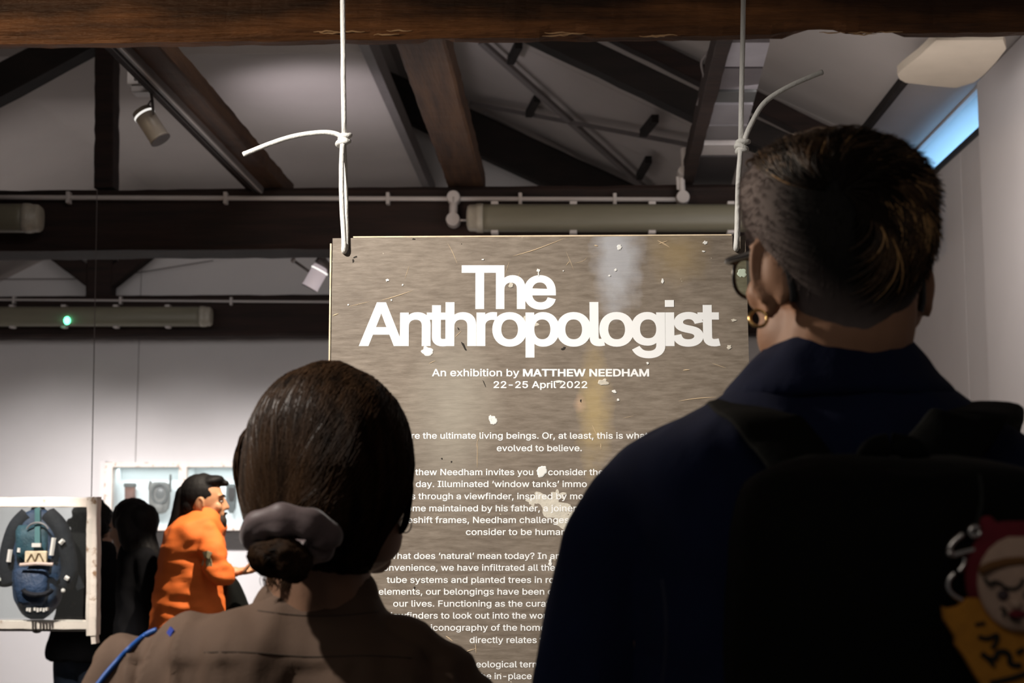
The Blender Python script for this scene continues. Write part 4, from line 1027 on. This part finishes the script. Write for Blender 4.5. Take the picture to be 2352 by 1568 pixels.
for q in (jl, jr): mb.limb(q, [.055, .055, .055, .053, .052, .051, .043])
jac = mb.remesh('jacket', NAVY, man, .008, 3, folds(.006, 9, 3.2, 3, 1))
cl = [(722, 1852, 2048, .058, .01), (731, 1824, 2064, .066, .012), (768, 1790, 2082, .068, .016), (800, 1757, 2108, .074, .014), (830, 1725, 2134, .08, .012), (862, 1698, 2152, .085, .01), (895, 1668, 2188, .09, .008), (912, 1655, 2197, .092, .008), (922, 1662, 2196, .088, .008)]
colr = MB().rings(loft(cl, YM, 48, 2.3, 30)).remesh('collar', NAVY, man, .006, 2, folds(.004, 12, 9, 8, 1))
ribbon(drape_pts([jac], [(1520+i*4-(i*i)*.4, 1330+i*24) for i in range(11)], .0005), .004, .003).build('seam', mat('navy_seam', (.012, .015, .04), .8), jac)
PANTS = mat('dark_trousers', (.012, .012, .016), .9, .15, 10)
mx_ = P(1915, 2000, YM).x
trousers(man, mx_, YM, 0, .95, PANTS); SHO = mat('black_shoe_leather', (.01, .01, .01), .45)
shoes(man, mx_, YM, 0, SHO)
# black rucksack on his back
BN = mat('black_ripstop', (.002, .0025, .002), .85, spec=.15, var=.3, scale=10, bump=.3, bscale=40, dist=.004)
rk = thing('rucksack', 'large plain black rucksack worn on the back of the person in navy', 'backpack', P(1980, 1800, 1.2))
rows = [(1040, 1880, 2230, .03, .06), (1062, 1790, 2330, .06, .03), (1110, 1715, 2400, .085, .01), (1200, 1688, 2430, .1, 0), (1400, 1676, 2440, .105, 0), (1600, 1676, 2440, .105, 0), (1800, 1700, 2420, .1, 0), (1880, 1760, 2360, .07, .01)]
rkb = MB().rings(loft(rows, 1.165, 40, 3.2, 50)).remesh('pack_body', BN, rk, .008, 2, folds(.005, 8, 6, 31, 1))
def strap(pts, wid, m, par, name='shoulder_strap'):
    n = len(pts); R = []
    pp = catmull(pts, 6)
    for i, p in enumerate(pp):
        t = (pp[min(i+1, len(pp)-1)]-pp[max(i-1, 0)]).normalized(); u = Vector((1, 0, 0)); u = (u-t*u.dot(t)).normalized(); v = t.cross(u)
        R.append([p+u*wid/2*math.cos(q)+v*.006*math.sin(q) for q in [2*math.pi*k/14 for k in range(14)]])
    return MB().rings(R).build(name, m, par, True)
strap([P(1850, 1075, 1.26), P(1800, 1010, 1.285), P(1755, 965, 1.305), P(1718, 946, 1.35), P(1694, 926, 1.415), P(1688, 952, 1.49), P(1690, 1050, 1.555), P(1700, 1500, 1.57)], .062, BN, rk)
strap([P(2120, 1075, 1.26), P(2180, 1010, 1.285), P(2225, 965, 1.30), P(2252, 948, 1.35), P(2270, 934, 1.415), P(2280, 962, 1.49), P(2270, 1050, 1.555), P(2230, 1500, 1.57)], .062, BN, rk)
strap([P(1990, 1062, 1.2), P(2000, 1035, 1.19), P(2050, 1020, 1.19), P(2100, 1035, 1.19), P(2110, 1062, 1.2)], .02, BN, rk, 'carry_handle')

# --- charm on the rucksack
YC = 1.028
ch = thing('bag_charm', 'red-hooded plush charm with yellow bib and silver clasp hanging on the rucksack', 'keyring charm', P(2310, 1330, YC))
RED, FACE, YEL = mat('wine_red_felt', (.15, .011, .02), .9, .2, 60, bump=.4, bscale=200, dist=.001), mat('cream_felt', (.55, .38, .29), .9, .12, 60, bump=.3, bscale=200, dist=.001), mat('mustard_felt', (.52, .22, .025), .9, .15, 60, bump=.3, bscale=200, dist=.001)
INKK, BRN, SIL = mat('black_stitching', (.01, .012, .01), .8), mat('brown_band', (.2, .09, .03), .9), mat('silver_metal', (.75, .72, .7), .25, metallic=1.0)
mb = MB()
mb.ell(P(2338, 1328, YC+.012), (.038, .014, .042)); mb.cap(P(2290, 1250, YC+.012), P(2268, 1202, YC+.012), .014, .006)
mb.remesh('hood', RED, ch, .0016, 2)
MB().ell(P(2346, 1340, YC), (.031, .010, .034)).build('face', FACE, ch, True)
mb = MB(); mb.tube([P(x, y, YC-.008) for x, y in ((2250, 1312), (2275, 1300), (2310, 1291), (2345, 1288), (2380, 1290), (2415, 1300))], .0032, 8); mb.build('head_band', BRN, ch, True)
for pl, rr in (([(2280, 1335), (2295, 1338), (2310, 1349), (2330, 1352), (2345, 1342), (2350, 1328)], .0012), ([(2262, 1330), (2274, 1342), (2282, 1336)], .0014), ([(2360, 1345), (2375, 1350), (2392, 1340)], .0012)):
    MB().tube(catmull([P(x, y, YC-.0105) for x, y in pl], 4), rr, 6).build('eyebrow', INKK, ch, True)
for x in (2304, 2362):
    MB().ell(P(x, 1366, YC-.009), (.0042, .002, .0038)).build('eye', mat('mauve_eye', (.07, .045, .05), .6), ch, True)
MB().ell(P(2338, 1410, YC-.008), (.0065, .003, .003)).build('mouth', RED, ch, True)
MB().ell(P(2333, 1385, YC-.0095), (.0045, .0035, .004)).build('nose', FACE, ch, True)
for pl in ([(2298, 1395), (2310, 1402), (2303, 1415)], [(2318, 1415), (2330, 1424), (2345, 1426)]):
    MB().tube(catmull([P(x, y, YC-.009) for x, y in pl], 4), .001, 6).build('wrinkle', INKK, ch, True)
pl = [(2168, 1393), (2180, 1398), (2205, 1392), (2222, 1374), (2245, 1372), (2280, 1400), (2330, 1425), (2400, 1430), (2440, 1470), (2440, 1640), (2300, 1640), (2262, 1582), (2240, 1548), (2218, 1510), (2198, 1483), (2198, 1465), (2186, 1446), (2172, 1424)]
A = [P(x, y, YC+.004) for x, y in pl]; B = [p+Vector((0, .010, 0)) for p in A]
MB().rings([A, B]).build('bib', YEL, ch, bevel=.0012)
for pl, rr in (([(2248, 1462), (2268, 1466), (2290, 1458), (2288, 1475), (2278, 1488)], .0016), ([(2255, 1500), (2268, 1510), (2285, 1512), (2292, 1498), (2308, 1496), (2318, 1505), (2322, 1525), (2345, 1528)], .002),
               ([(2266, 1508), (2276, 1522), (2284, 1530)], .0014), ([(2240, 1434), (2262, 1430)], .0012), ([(2335, 1500), (2352, 1490)], .0018), ([(2275, 1568), (2320, 1558), (2360, 1545)], .002)):
    MB().tube(catmull([P(x, y, YC+.0025) for x, y in pl], 5), rr, 6).build('stitched_squiggle', INKK, ch, True)
mb = MB(); mb.tube(catmull([P(x, y, YC+.01) for x, y in ((2212, 1226), (2190, 1244), (2180, 1262), (2188, 1274), (2204, 1270), (2222, 1266), (2240, 1262))], 5), .0022, 8); mb.build('clasp', SIL, ch, True)
MB().tube(catmull([P(x, y, YC+.01) for x, y in ((2216, 1282), (2214, 1296), (2202, 1312))], 5), .0019, 8).build('clasp_link', SIL, ch, True)
MB().tube(catmull([P(x, y, YC+.008) for x, y in ((2192, 1316), (2180, 1330), (2178, 1350), (2190, 1366), (2212, 1378))], 6), .0019, 8).build('split_ring', SIL, ch, True)
MB().tube([P(2240+12*math.cos(t*.4), 1220+10*math.sin(t*.4), YC+.01) for t in range(15)], .0022, 8).build('clasp_link', SIL, ch, True)
MB().ell(P(2182, 1270, YC+.006), (.003, .003, .003)).build('rivet', SIL, ch, True)
mb = MB(); mb.tube(catmull([P(2240, 1220, YC+.01), P(2255, 1150, YC+.02), P(2250, 1090, YC+.03)]), .0015); mb.build('cord', INKK, ch, True)

# --- woman, left
YW_ = 1.62; aw = math.radians(34)
wo = thing('person', 'person with a low bun, satin scrunchie and brown shirt, seen from behind', 'person', (P(700, 1168, YW_).x, YW_, 0))
mb = MB(); Cw = P(758, 1062, YW_)
ptw, Mw = head_prims(mb, Cw, aw, ear=.95, nl=P(735, 1460, YW_+.0), nr=.056)
mb.rings(loft([(1400, 640, 840, .05, .0), (1460, 450, 900, .06, 0), (1560, 390, 980, .075, 0), (1900, 330, 1030, .09, 0), (2600, 330, 1030, .09, 0)], YW_, 24))
wl = [P(360, 1560, YW_), P(235, 1950, YW_), P(300, 2450, YW_+.14)]; wr_ = [P(970, 1620, YW_), P(1075, 1980, YW_), P(1010, 2450, YW_+.14)]
for s_ in (wl, wr_): mb.limb(s_, [.036, .03, .022])
hand_prims(mb, wl[-1], (0, .2, -1), (1, .2, 0), .92, .35, 1); hand_prims(mb, wr_[-1], (0, .2, -1), (-1, .2, 0), .92, .35, -1)
wx = P(660, 2000, YW_).x
legs(mb, (wx, YW_), 0, 0, .82, .08, (.08, .05, .038))
mb.remesh('body', SK('light_tan_skin', (.27, .145, .09)), wo, .0048, 2)
rows = [(834, 742, 782, .02, 0), (839, 714, 800, .035, 0), (847, 700, 815, .045, 0), (860, 668, 842, .06, 0), (884, 638, 876, .075, 0), (920, 606, 908, .088, -.002), (970, 578, 935, .097, -.004), (1020, 568, 947, .1, -.006), (1070, 563, 952, .1, -.01),
        (1120, 563, 948, .092, -.016), (1160, 570, 938, .083, -.024), (1195, 580, 920, .074, -.03), (1225, 598, 898, .066, -.034), (1255, 622, 880, .056, -.034), (1285, 655, 866, .046, -.03), (1312, 700, 850, .035, -.025)]
capw = MB().rings(loft(rows, YW_, 72, 2.0, 70, 2)).build('hair', HAIR_W, wo, True)
for v in capw.data.vertices: v.co += v.normal*(.0028*noise.noise(Vector((v.co.x*38, v.co.y*38, v.co.z*5)))+.0004*noise.noise(Vector((v.co.x*120, v.co.y*120, v.co.z*9))))
trw = bvh(capw); CW = P(755, 1060, YW_)
BUN = P(655, 1262, YW_-.075)
bd = (P(655, 1225, YW_-.07)-CW).normalized()
ST = []; STL = []
for i in range(4200):
    u = random.random(); t_ = random.uniform(0, 2*math.pi); z_ = random.uniform(-.45, 1)
    d = Vector((math.cos(t_)*math.sqrt(1-z_*z_), math.sin(t_)*math.sqrt(1-z_*z_), z_))
    if d.y > .55: continue
    jb = (bd+Vector((random.uniform(-.25, .3), 0, random.uniform(-.12, .12)))).normalized()
    p = surf_path(trw, CW, d, d.slerp(jb, random.uniform(.45, 1)), 10, .0003+.0012*random.random(), .010, i*.37)
    if len(p) > 5: (STL if (random.random() < .14 and d.x < .1) else ST).append((p, .0007))
strands('combed_strands', ST, HAIR_W, capw)
strands('lighter_strands', STL, mat('mid_brown_hair', (.04, .021, .010), .4, .3, 30), capw)
ST = []
for i in range(110):                        # loose wisps at the left
    j = random.gauss(0, 1); k = random.uniform(-1, 1)
    base = [(700+j*6, 905+random.uniform(-15, 20)), (610+k*6, 955), (562+k*9, 1005), (543+k*9+(12 if i % 3 else 0), 1060), (549+k*9+(12 if i % 3 else 0), 1120), (568+k*12, 1180), (590+k*12+j*3, 1220+random.uniform(-22, 6))]
    ST.append((catmull([P(x, y, YW_-.02+.03*random.random()) for x, y in base], 4), .0008))
for i in range(16):
    k = random.uniform(-1, 1); w_ = random.uniform(0, 1)
    base = [(705, 905), (612-w_*6, 955), (566-w_*14, 1005), (541+w_*12, 1064), (546+w_*14, 1125), (566+k*8, 1180), (588+k*8, 1216+k*8)]
    ST.append((catmull([P(x, y, YW_-.03+.04*random.random()) for x, y in base], 4), random.choice((.0012, .0018, .0024))))
for i in range(60):
    j = random.gauss(0, 1); base = [(938+j*3, 1080), (942+j*4, 1120), (938+j*4, 1160), (930+j*5, 1200), (918+j*4, 1226)]
    ST.append((catmull([P(x, y, YW_+.0+.02*random.random()) for x, y in base], 4), .0005))
for i in range(120):                        # nape hairs below the bun
    x = random.uniform(610, 720); base = [(x, 1300), (x-4+random.gauss(0, 6), 1330), (x+random.gauss(0, 12), 1345+random.uniform(-5, 22))]
    ST.append((catmull([P(a_, b_, YW_-.062) for a_, b_ in base], 3), .0004))
strands('loose_wisps', ST, HAIR_W, capw)
# bun and scrunchie
bun = MB().ell(P(650, 1284, YW_-.122), (.035, .030, .022), Matrix.Rotation(.2, 3, 'Y'), 32, 20).build('bun', HAIR_W, wo, True)
for v in bun.data.vertices:
    q = v.co-P(650, 1284, YW_-.122); a_ = math.atan2(q.z, q.x); v.co += v.normal*(.003*math.sin(a_*3+q.length*160)+.001*math.sin(a_*17))
trb = bvh(bun); ST = []; cb = P(650, 1284, YW_-.122)
for i in range(700):
    a0 = random.uniform(0, 6.28); inc = random.uniform(.2, 1.1); pts_ = []
    for k in range(8):
        a_ = a0+k*.22; d = Vector((math.cos(a_)*math.sin(inc+.05*k), -math.cos(inc+.05*k), math.sin(a_)*math.sin(inc+.05*k)))
        h = trb.ray_cast(cb+d*.2, -d)
        if h[0]: pts_.append(h[0]+d*random.uniform(.0003, .001))
    if len(pts_) > 5: ST.append((pts_, .0006))
strands('coiled_strands', ST, HAIR_W, bun)
SAT = mat('mauve_grey_satin', (.16, .115, .115), .5, .15, 12, bump=.5, bscale=30, dist=.002, sheen=.3)
R = []; n = 90
path = []
for i in range(n):
    t = 2*math.pi*i/n; x, z_ = 80*math.cos(t), 42*math.sin(t)
    path.append(P(664+x+6*math.sin(t), 1230-z_*.85+x*.10, YW_-.112-.020*math.sin(t)))
for i, p in enumerate(path):
    t = (path[(i+1) % n]-path[i-1]).normalized(); u = t.cross(Vector((0, -1, 0))).normalized(); v = t.cross(u)
    rr = .0128+.0009*math.sin(i*.55)+.0022*noise.noise(Vector((i*.13, 0, 3)))
    R.append([p+(u*math.cos(q)*1.25+v*math.sin(q))*rr*(1+.10*math.cos(3*q+i*.07)+.05*math.cos(7*q-i*.11)) for q in [2*math.pi*k/20 for k in range(20)]])
MB().rings(R, closed=True).build('scrunchie', SAT, wo, True)
ec = P(931, 1205, YW_+.02)
MB().tube([ec+Vector((.007*math.cos(t*.3142), .002*math.sin(t*.3142), .009*math.sin(t*.3142))) for t in range(20)], .0008, 6, True).build('hoop_earring', SIL, wo, True)
SHIRT = mat('taupe_brown_cotton', (.09, .053, .034), .85, .1, 14, bump=.3, bscale=200, dist=.001)
def fold_w(c):
    n = noise.noise(Vector((c.x*16+4, c.y*10, c.z*4))); n2 = noise.noise(Vector((c.x*30, c.y*20, c.z*9+6)))
    k = max(0, min(1, (1.41-c.z)/.07)); yk = max(0, min(1, (1.338-c.z)/.006))*max(0, 1-(1.338-c.z)/.12); g = math.exp(-((c.x+.47)/.12)**2)*max(0, min(1, (1.385-c.z)/.05))
    n3 = noise.noise(Vector((c.x*26+c.z*5, c.y*10, c.z*3)))
    return .014*k*(1-2.4*abs(n))+.004*n2-.0025*yk+.0035*yk*math.sin(c.x*95+3*n2)+.017*g*(.75-2.4*abs(n3))
mb = MB()
mb.rings(loft([(1352, 618, 866, .052, .0), (1375, 592, 872, .058, 0), (1395, 560, 877, .064, 0), (1410, 510, 880, .066, 0), (1430, 440, 886, .072, 0), (1450, 392, 905, .08, 0), (1475, 370, 935, .095, 0), (1510, 355, 990, .1, 0), (1545, 345, 1040, .105, 0),
               (1600, 340, 1075, .11, 0), (1800, 345, 1070, .115, 0), (2100, 350, 1060, .11, 0), (2500, 320, 1080, .12, 0)], YW_, 40, 2.4, 70))
wl2 = [P(365, 1512, YW_), P(320, 1568, YW_), P(275, 1680, YW_), P(225, 1950, YW_), P(300, 2430, YW_+.14)]; wr2 = [P(1000, 1560, YW_), P(1045, 1640, YW_), P(1075, 1760, YW_), P(1090, 1980, YW_), P(1010, 2430, YW_+.14)]
for q in (wl2, wr2): mb.limb(q, [.033, .046, .048, .044, .034])
mb.limb([P(440, 1482, YW_), P(362, 1510, YW_), P(320, 1566, YW_)], [.030, .035, .046])
mb.limb([P(520, 1480, YW_), P(430, 1478, YW_), P(350, 1530, YW_)], [.04, .031, .038])
mb.limb([P(900, 1475, YW_), P(1000, 1560, YW_)], [.03, .036])
shirt = mb.remesh('shirt', SHIRT, wo, .006, 3, fold_w)
cl = [(1318, 672, 850, .046, .0), (1332, 624, 862, .050, .0), (1350, 602, 868, .054, .0), (1375, 588, 873, .058, .0), (1400, 576, 879, .062, .0), (1420, 590, 880, .062, .0)]
colw = MB().rings(loft(cl, YW_, 48, 2.2, 24)).remesh('collar', SHIRT, wo, .005, 2, folds(.002, 20, 18, 5, 1))
BLU = mat('blue_piping', (.012, .075, .30), .5)
pxs = [(352, 1442), (330, 1452), (305, 1470), (280, 1494), (256, 1520), (232, 1548), (212, 1575), (196, 1600), (180, 1640)]
pxs = [(v.x, v.y) for v in catmull([Vector((x, y, 0)) for x, y in pxs], 5)]
pp = drape_pts([shirt], [(x+8, y+4) for x, y in pxs], .0015, YW_)
MB().tube(pp, .0032, 8).build('sleeve_piping', BLU, shirt, True)
pp = drape_pts([shirt], [(x, 1498+(x-480)*.028+3*math.sin(x*.02)) for x in range(470, 960, 14)], .0002, YW_)
MB().tube(pp, .0009, 6).build('yoke_seam', mat('brown_seam', (.06, .04, .028), .9), shirt, True)
pp = drape_pts([shirt], [(388, 1446), (392, 1450), (396, 1455)], .002, YW_)
ribbon(pp, .008, .002).build('blue_tab', mat('deep_blue_tab', (.02, .04, .25), .6), shirt)
pp = drape_pts([shirt, colw], [(x, 1400+14*math.sin((x-580)/300*3.0)) for x in range(592, 872, 12)], .0002, YW_)
MB().tube(pp, .0008, 6).build('collar_seam', mat('brown_seam', (.06, .04, .028), .9), shirt, True)
trousers(wo, wx, YW_, 0, .86, mat('blue_denim', (.03, .045, .09), .85, .15, 20), (.095, .07, .055), .08, (.15, .11)); shoes(wo, wx, YW_, 0, SHO, .08)

# --- man in orange
YO = 6.5; ao = math.radians(80)
om = thing('person', 'bearded person in a bright orange jacket with slicked black hair, side-on at left', 'person', (P(440, 1168, YO).x, YO, 0))
mb = MB(); Co = P(466, 1145, YO)
pto, Mo = head_prims(mb, Co, ao, ear=1.1, lat=.074, fw=.094, up=.104, nl=P(462, 1205, YO), nr=.052)
tx = P(440, 1300, YO).x
mb.rings(loft([(1195, 425, 500, .1, 0), (1225, 415, 490, .13, 0), (1300, 405, 490, .13, 0), (1420, 390, 510, .14, 0), (1520, 390, 510, .14, 0)], YO, 24))
sh, el_, wrs = P(478, 1230, YO-.12), P(496, 1318, YO-.165), P(540, 1313, YO-.12)
mb.limb([sh, el_, wrs], [.034, .032, .024])
hand_prims(mb, wrs, (1, .1, .12), (.1, -.3, 1), .9, .75, -1)
sh2, el2, wr2_ = P(432, 1225, YO+.17), P(425, 1330, YO+.2), P(470, 1400, YO+.22)
mb.limb([sh2, el2, wr2_], [.045, .036, .024]); hand_prims(mb, wr2_, (.5, 0, -1), (1, 0, .3), .9, .4, 1)
legs(mb, (tx, YO), 0, ao, .82, .09)
SKO = SK('warm_tan_skin', (.50, .25, .13))
mb.remesh('body', SKO, om, .0065, 1)
ORG = mat('orange_cotton', (.72, .15, .022), .8, .06, 10, bump=.2, bscale=60, dist=.002)
mb = MB()
mb.rings(loft([(1163, 452, 492, .055, 0), (1172, 440, 500, .07, 0), (1184, 422, 505, .11, 0), (1196, 404, 509, .17, 0), (1212, 392, 512, .2, 0), (1240, 382, 512, .2, 0), (1270, 374, 508, .19, 0), (1330, 364, 512, .18, 0), (1400, 356, 522, .18, 0), (1470, 348, 530, .19, 0), (1600, 340, 540, .2, 0)], YO, 36, 2.3, 40))
mb.limb([P(478, 1228, YO-.13), P(490, 1268, YO-.165), P(498, 1318, YO-.18), P(521, 1318, YO-.155)], [.055, .054, .05, .042])
mb.limb([P(432, 1222, YO+.16), P(425, 1330, YO+.2), P(465, 1395, YO+.22)], [.06, .056, .045])
def fold_o(c):
    n = noise.noise(Vector((c.x*6, c.y*6, c.z*16))); n2 = noise.noise(Vector((c.x*16, c.y*12, c.z*20)))
    return .014*(1-2*abs(n))*.8+.008*n2-.004*abs(noise.noise(Vector((c.x*9+3, c.y*9, c.z*30))))
oj = mb.remesh('jacket', ORG, om, .012, 2, fold_o)
pp = drape_pts([oj], [(468, 1275), (476, 1272), (484, 1276)], .004, YO); ribbon(pp, .03, .004).build('sleeve_patch', mat('khaki_patch', (.35, .3, .18), .8), oj)
pp = drape_pts([oj], [(466, 1288), (476, 1292), (486, 1290)], .004, YO); ribbon(pp, .04, .004).build('sleeve_patch', mat('khaki_patch', (.35, .3, .18), .8), oj)
mb = MB()
Mh = Mo
mb.ell(pto(0, -.016, .018), (.080, .094, .098), Mo); mb.ell(pto(0, .03, .076), (.064, .066, .03), Mo @ Matrix.Rotation(.25, 3, 'X')); mb.cap(pto(0, .0, .088), pto(0, .104, .070), .032, .014)
mb.ell(pto(0, -.055, -.03), (.066, .05, .07), Mo)
_keepf = Vector(Mo.col[1]); 
hr = mb.remesh('hair', HAIR_B, om, .006, 1, None, lambda c: not ((c-Co).dot(Mo.col[1]) > .03-.5*((c-Co).z-.05) and (c-Co).z < .052) and not ((c-Co).dot(Mo.col[1]) > -.02 and (c-Co).z < -.01))
mb = MB(); mb.limb([pto(0, -.08, .02), pto(0, -.11, -.09), pto(0, -.16, -.19)], [.045, .035, .018]); mb.remesh('hair_tail', HAIR_B, om, .008, 1)
mb = MB(); mb.ell(pto(0, .060, -.104), (.058, .052, .040), Mo); mb.cap(pto(0, .08, -.12), pto(0, .082, -.148), .032, .02)
mb.ell(pto(0, .104, -.066), (.024, .01, .006), Mo)
mb.remesh('beard', mat('black_beard', (.02, .012, .008), .8, bump=.5, bscale=90), om, .006, 1)
for s in (-1, 1):
    e = MB().ell(pto(s*.031, .084, -.013), (.010, .009, .0045), Mo).build('eye', mat('eye_white', (.4, .34, .3), .3), om, True)
    MB().ell(pto(s*.031, .091, -.013), (.006, .004, .0042), Mo).build('iris', mat('dark_iris', (.02, .01, .01), .2), e, True)
    MB().tube([pto(s*.018, .098, .010), pto(s*.034, .094, .016), pto(s*.050, .082, .010)], .004, 6).build('eyebrow', HAIR_B, om, True)
trousers(om, tx, YO, ao, .86, PANTS); shoes(om, tx, YO, ao, SHO)
bg = thing('shoulder_bag', 'black bag held low in front of the person in orange', 'bag', P(545, 1400, YO))
MB().rings(loft([(1318, 522, 530, .04, 0), (1335, 522, 546, .06, 0), (1365, 520, 560, .07, 0), (1400, 515, 574, .075, 0), (1440, 515, 578, .07, 0), (1455, 520, 570, .04, 0)], YO+.02, 24, 2.6, 20)).build('bag_body', BN, bg, True)
MB().tube([P(522, 1322, YO+.02), P(519, 1308, YO-.02), P(526, 1322, YO-.05)], .007).build('bag_handle', BN, bg)

# --- two people in black
BLKC = mat('black_wool', (.005, .005, .006), .95, spec=.08, var=.2, scale=14, bump=.3, bscale=60, dist=.003)
def dark_person(label, Y, cx, hy, a, headtilt, coat_rows, sl, hair_fn, leg_x, hem_top, hairm, skin=(.40, .24, .17), rl=(.09, .075, .065)):
    th = thing('person', label, 'person', (P(cx, 1168, Y).x, Y, 0))
    mb = MB(); C = P(cx, hy, Y)
    pt, M = head_prims(mb, C, a, tilt=headtilt, sc=.97, nl=P(cx, hy+75, Y))
    lx = P(leg_x, 1500, Y).x
    mb.rings(loft([(r_[0], r_[1]+12, r_[2]-12, r_[3]*.7, 0) for r_ in coat_rows], Y, 20))
    for sgn, pts_ in sl: 
        mb.limb(pts_, [.04, .034, .024]); hand_prims(mb, pts_[-1], pts_[-1]-pts_[-2], (0, -.3, 1), .9, .5, sgn)
    legs(mb, (lx, Y), 0, a, .8, .08); mb.remesh('body', SK('pale_tan_skin', skin), th, .008, 1)
    mb = MB(); mb.rings(loft(coat_rows, Y, 30, 2.3, 30))
    for sgn, pts_ in sl: mb.limb([pts_[0], pts_[1], pts_[1].lerp(pts_[2], .85)], [.058, .055, .045])
    mb.remesh('coat', BLKC, th, .013, 2, folds(.01, 7, 4, cx, 1))
    mb = MB(); hair_fn(mb, pt, M, C)
    mb.remesh('hair', hairm, th, .0075, 1, (lambda c: .012*noise.noise(c*38)+.006*noise.noise(c*80)) if hair_fn is hairA else (lambda c: .004*noise.noise(Vector((c.x*60, c.y*60, c.z*6)))))
    for s in (-1, 1):
        e = MB().ell(pt(s*.031, .083, -.012), (.012, .012, .008), M).build('eye', mat('eye_white', (.6, .55, .5), .3), th, True)
        MB().ell(pt(s*.031, .094, -.012), (.006, .004, .006), M).build('iris', mat('dark_iris', (.02, .01, .01), .2), e, True)
    trousers(th, lx, Y, a, .8, mat('navy_denim', (.010, .018, .035), .85, .2, 14), rl, .085); shoes(th, lx, Y, a, SHO, .085)
    return th
Ya = 7.3
def hairA(mb, pt, M, C):
    mb.ell(pt(0, -.03, .02), (.10, .105, .11), M)
    for k in range(34):
        t = random.uniform(0, 6.28); u = random.uniform(-.9, 1); q = Vector((math.cos(t)*math.sqrt(1-u*u), math.sin(t)*math.sqrt(1-u*u), u))
        if q.y > .25: continue
        mb.ell(pt(q.x*.095, -.03+q.y*.1, .0+q.z*.115), (.032, .032, .03))
dark_person('person with curly black hair and flared black coat, standing behind the hanging frame', Ya, 222, 1204, math.radians(25), 0,
    [(1243, 196, 250, .07, 0), (1254, 178, 266, .11, 0), (1270, 160, 278, .14, 0), (1300, 152, 286, .16, 0), (1350, 150, 290, .17, 0), (1420, 132, 290, .18, 0), (1495, 112, 288, .2, 0), (1512, 114, 288, .19, 0)],
    ((1, [P(175, 1285, Ya), P(170, 1350, Ya-.03), P(195, 1400, Ya-.05)]), (-1, [P(268, 1285, Ya), P(272, 1350, Ya), P(240, 1400, Ya+.05)])), hairA, 192, 1500, HAIR_B)
Yb_ = 6.75
def hairB(mb, pt, M, C):
    mb.ell(pt(0, -.022, .02), (.088, .1, .1), M)
    mb.limb([pt(.0, -.07, .0), P(322, 1230, Yb_-.03), P(334, 1275, Yb_-.06), P(336, 1325, Yb_-.07)], [.085, .075, .07, .035])
    mb.limb([pt(-.06, -.02, .0), P(300, 1240, Yb_-.09), P(305, 1290, Yb_-.12)], [.05, .05, .02])
dark_person('person in black with long straight hair, head bowed, beside the person in orange', Yb_, 297, 1202, math.radians(-75), math.radians(-14),
    [(1240, 292, 338, .07, 0), (1254, 282, 350, .12, 0), (1275, 278, 358, .16, 0), (1320, 276, 362, .17, 0), (1400, 276, 362, .17, 0), (1500, 270, 364, .18, 0), (1560, 268, 366, .18, 0)],
    ((1, [P(330, 1285, Yb_-.12), P(336, 1360, Yb_-.13), P(318, 1400, Yb_-.06)]), (-1, [P(305, 1285, Yb_+.12), P(308, 1360, Yb_+.13), P(318, 1400, Yb_+.06)])), hairB, 318, 1560, HAIR_B)
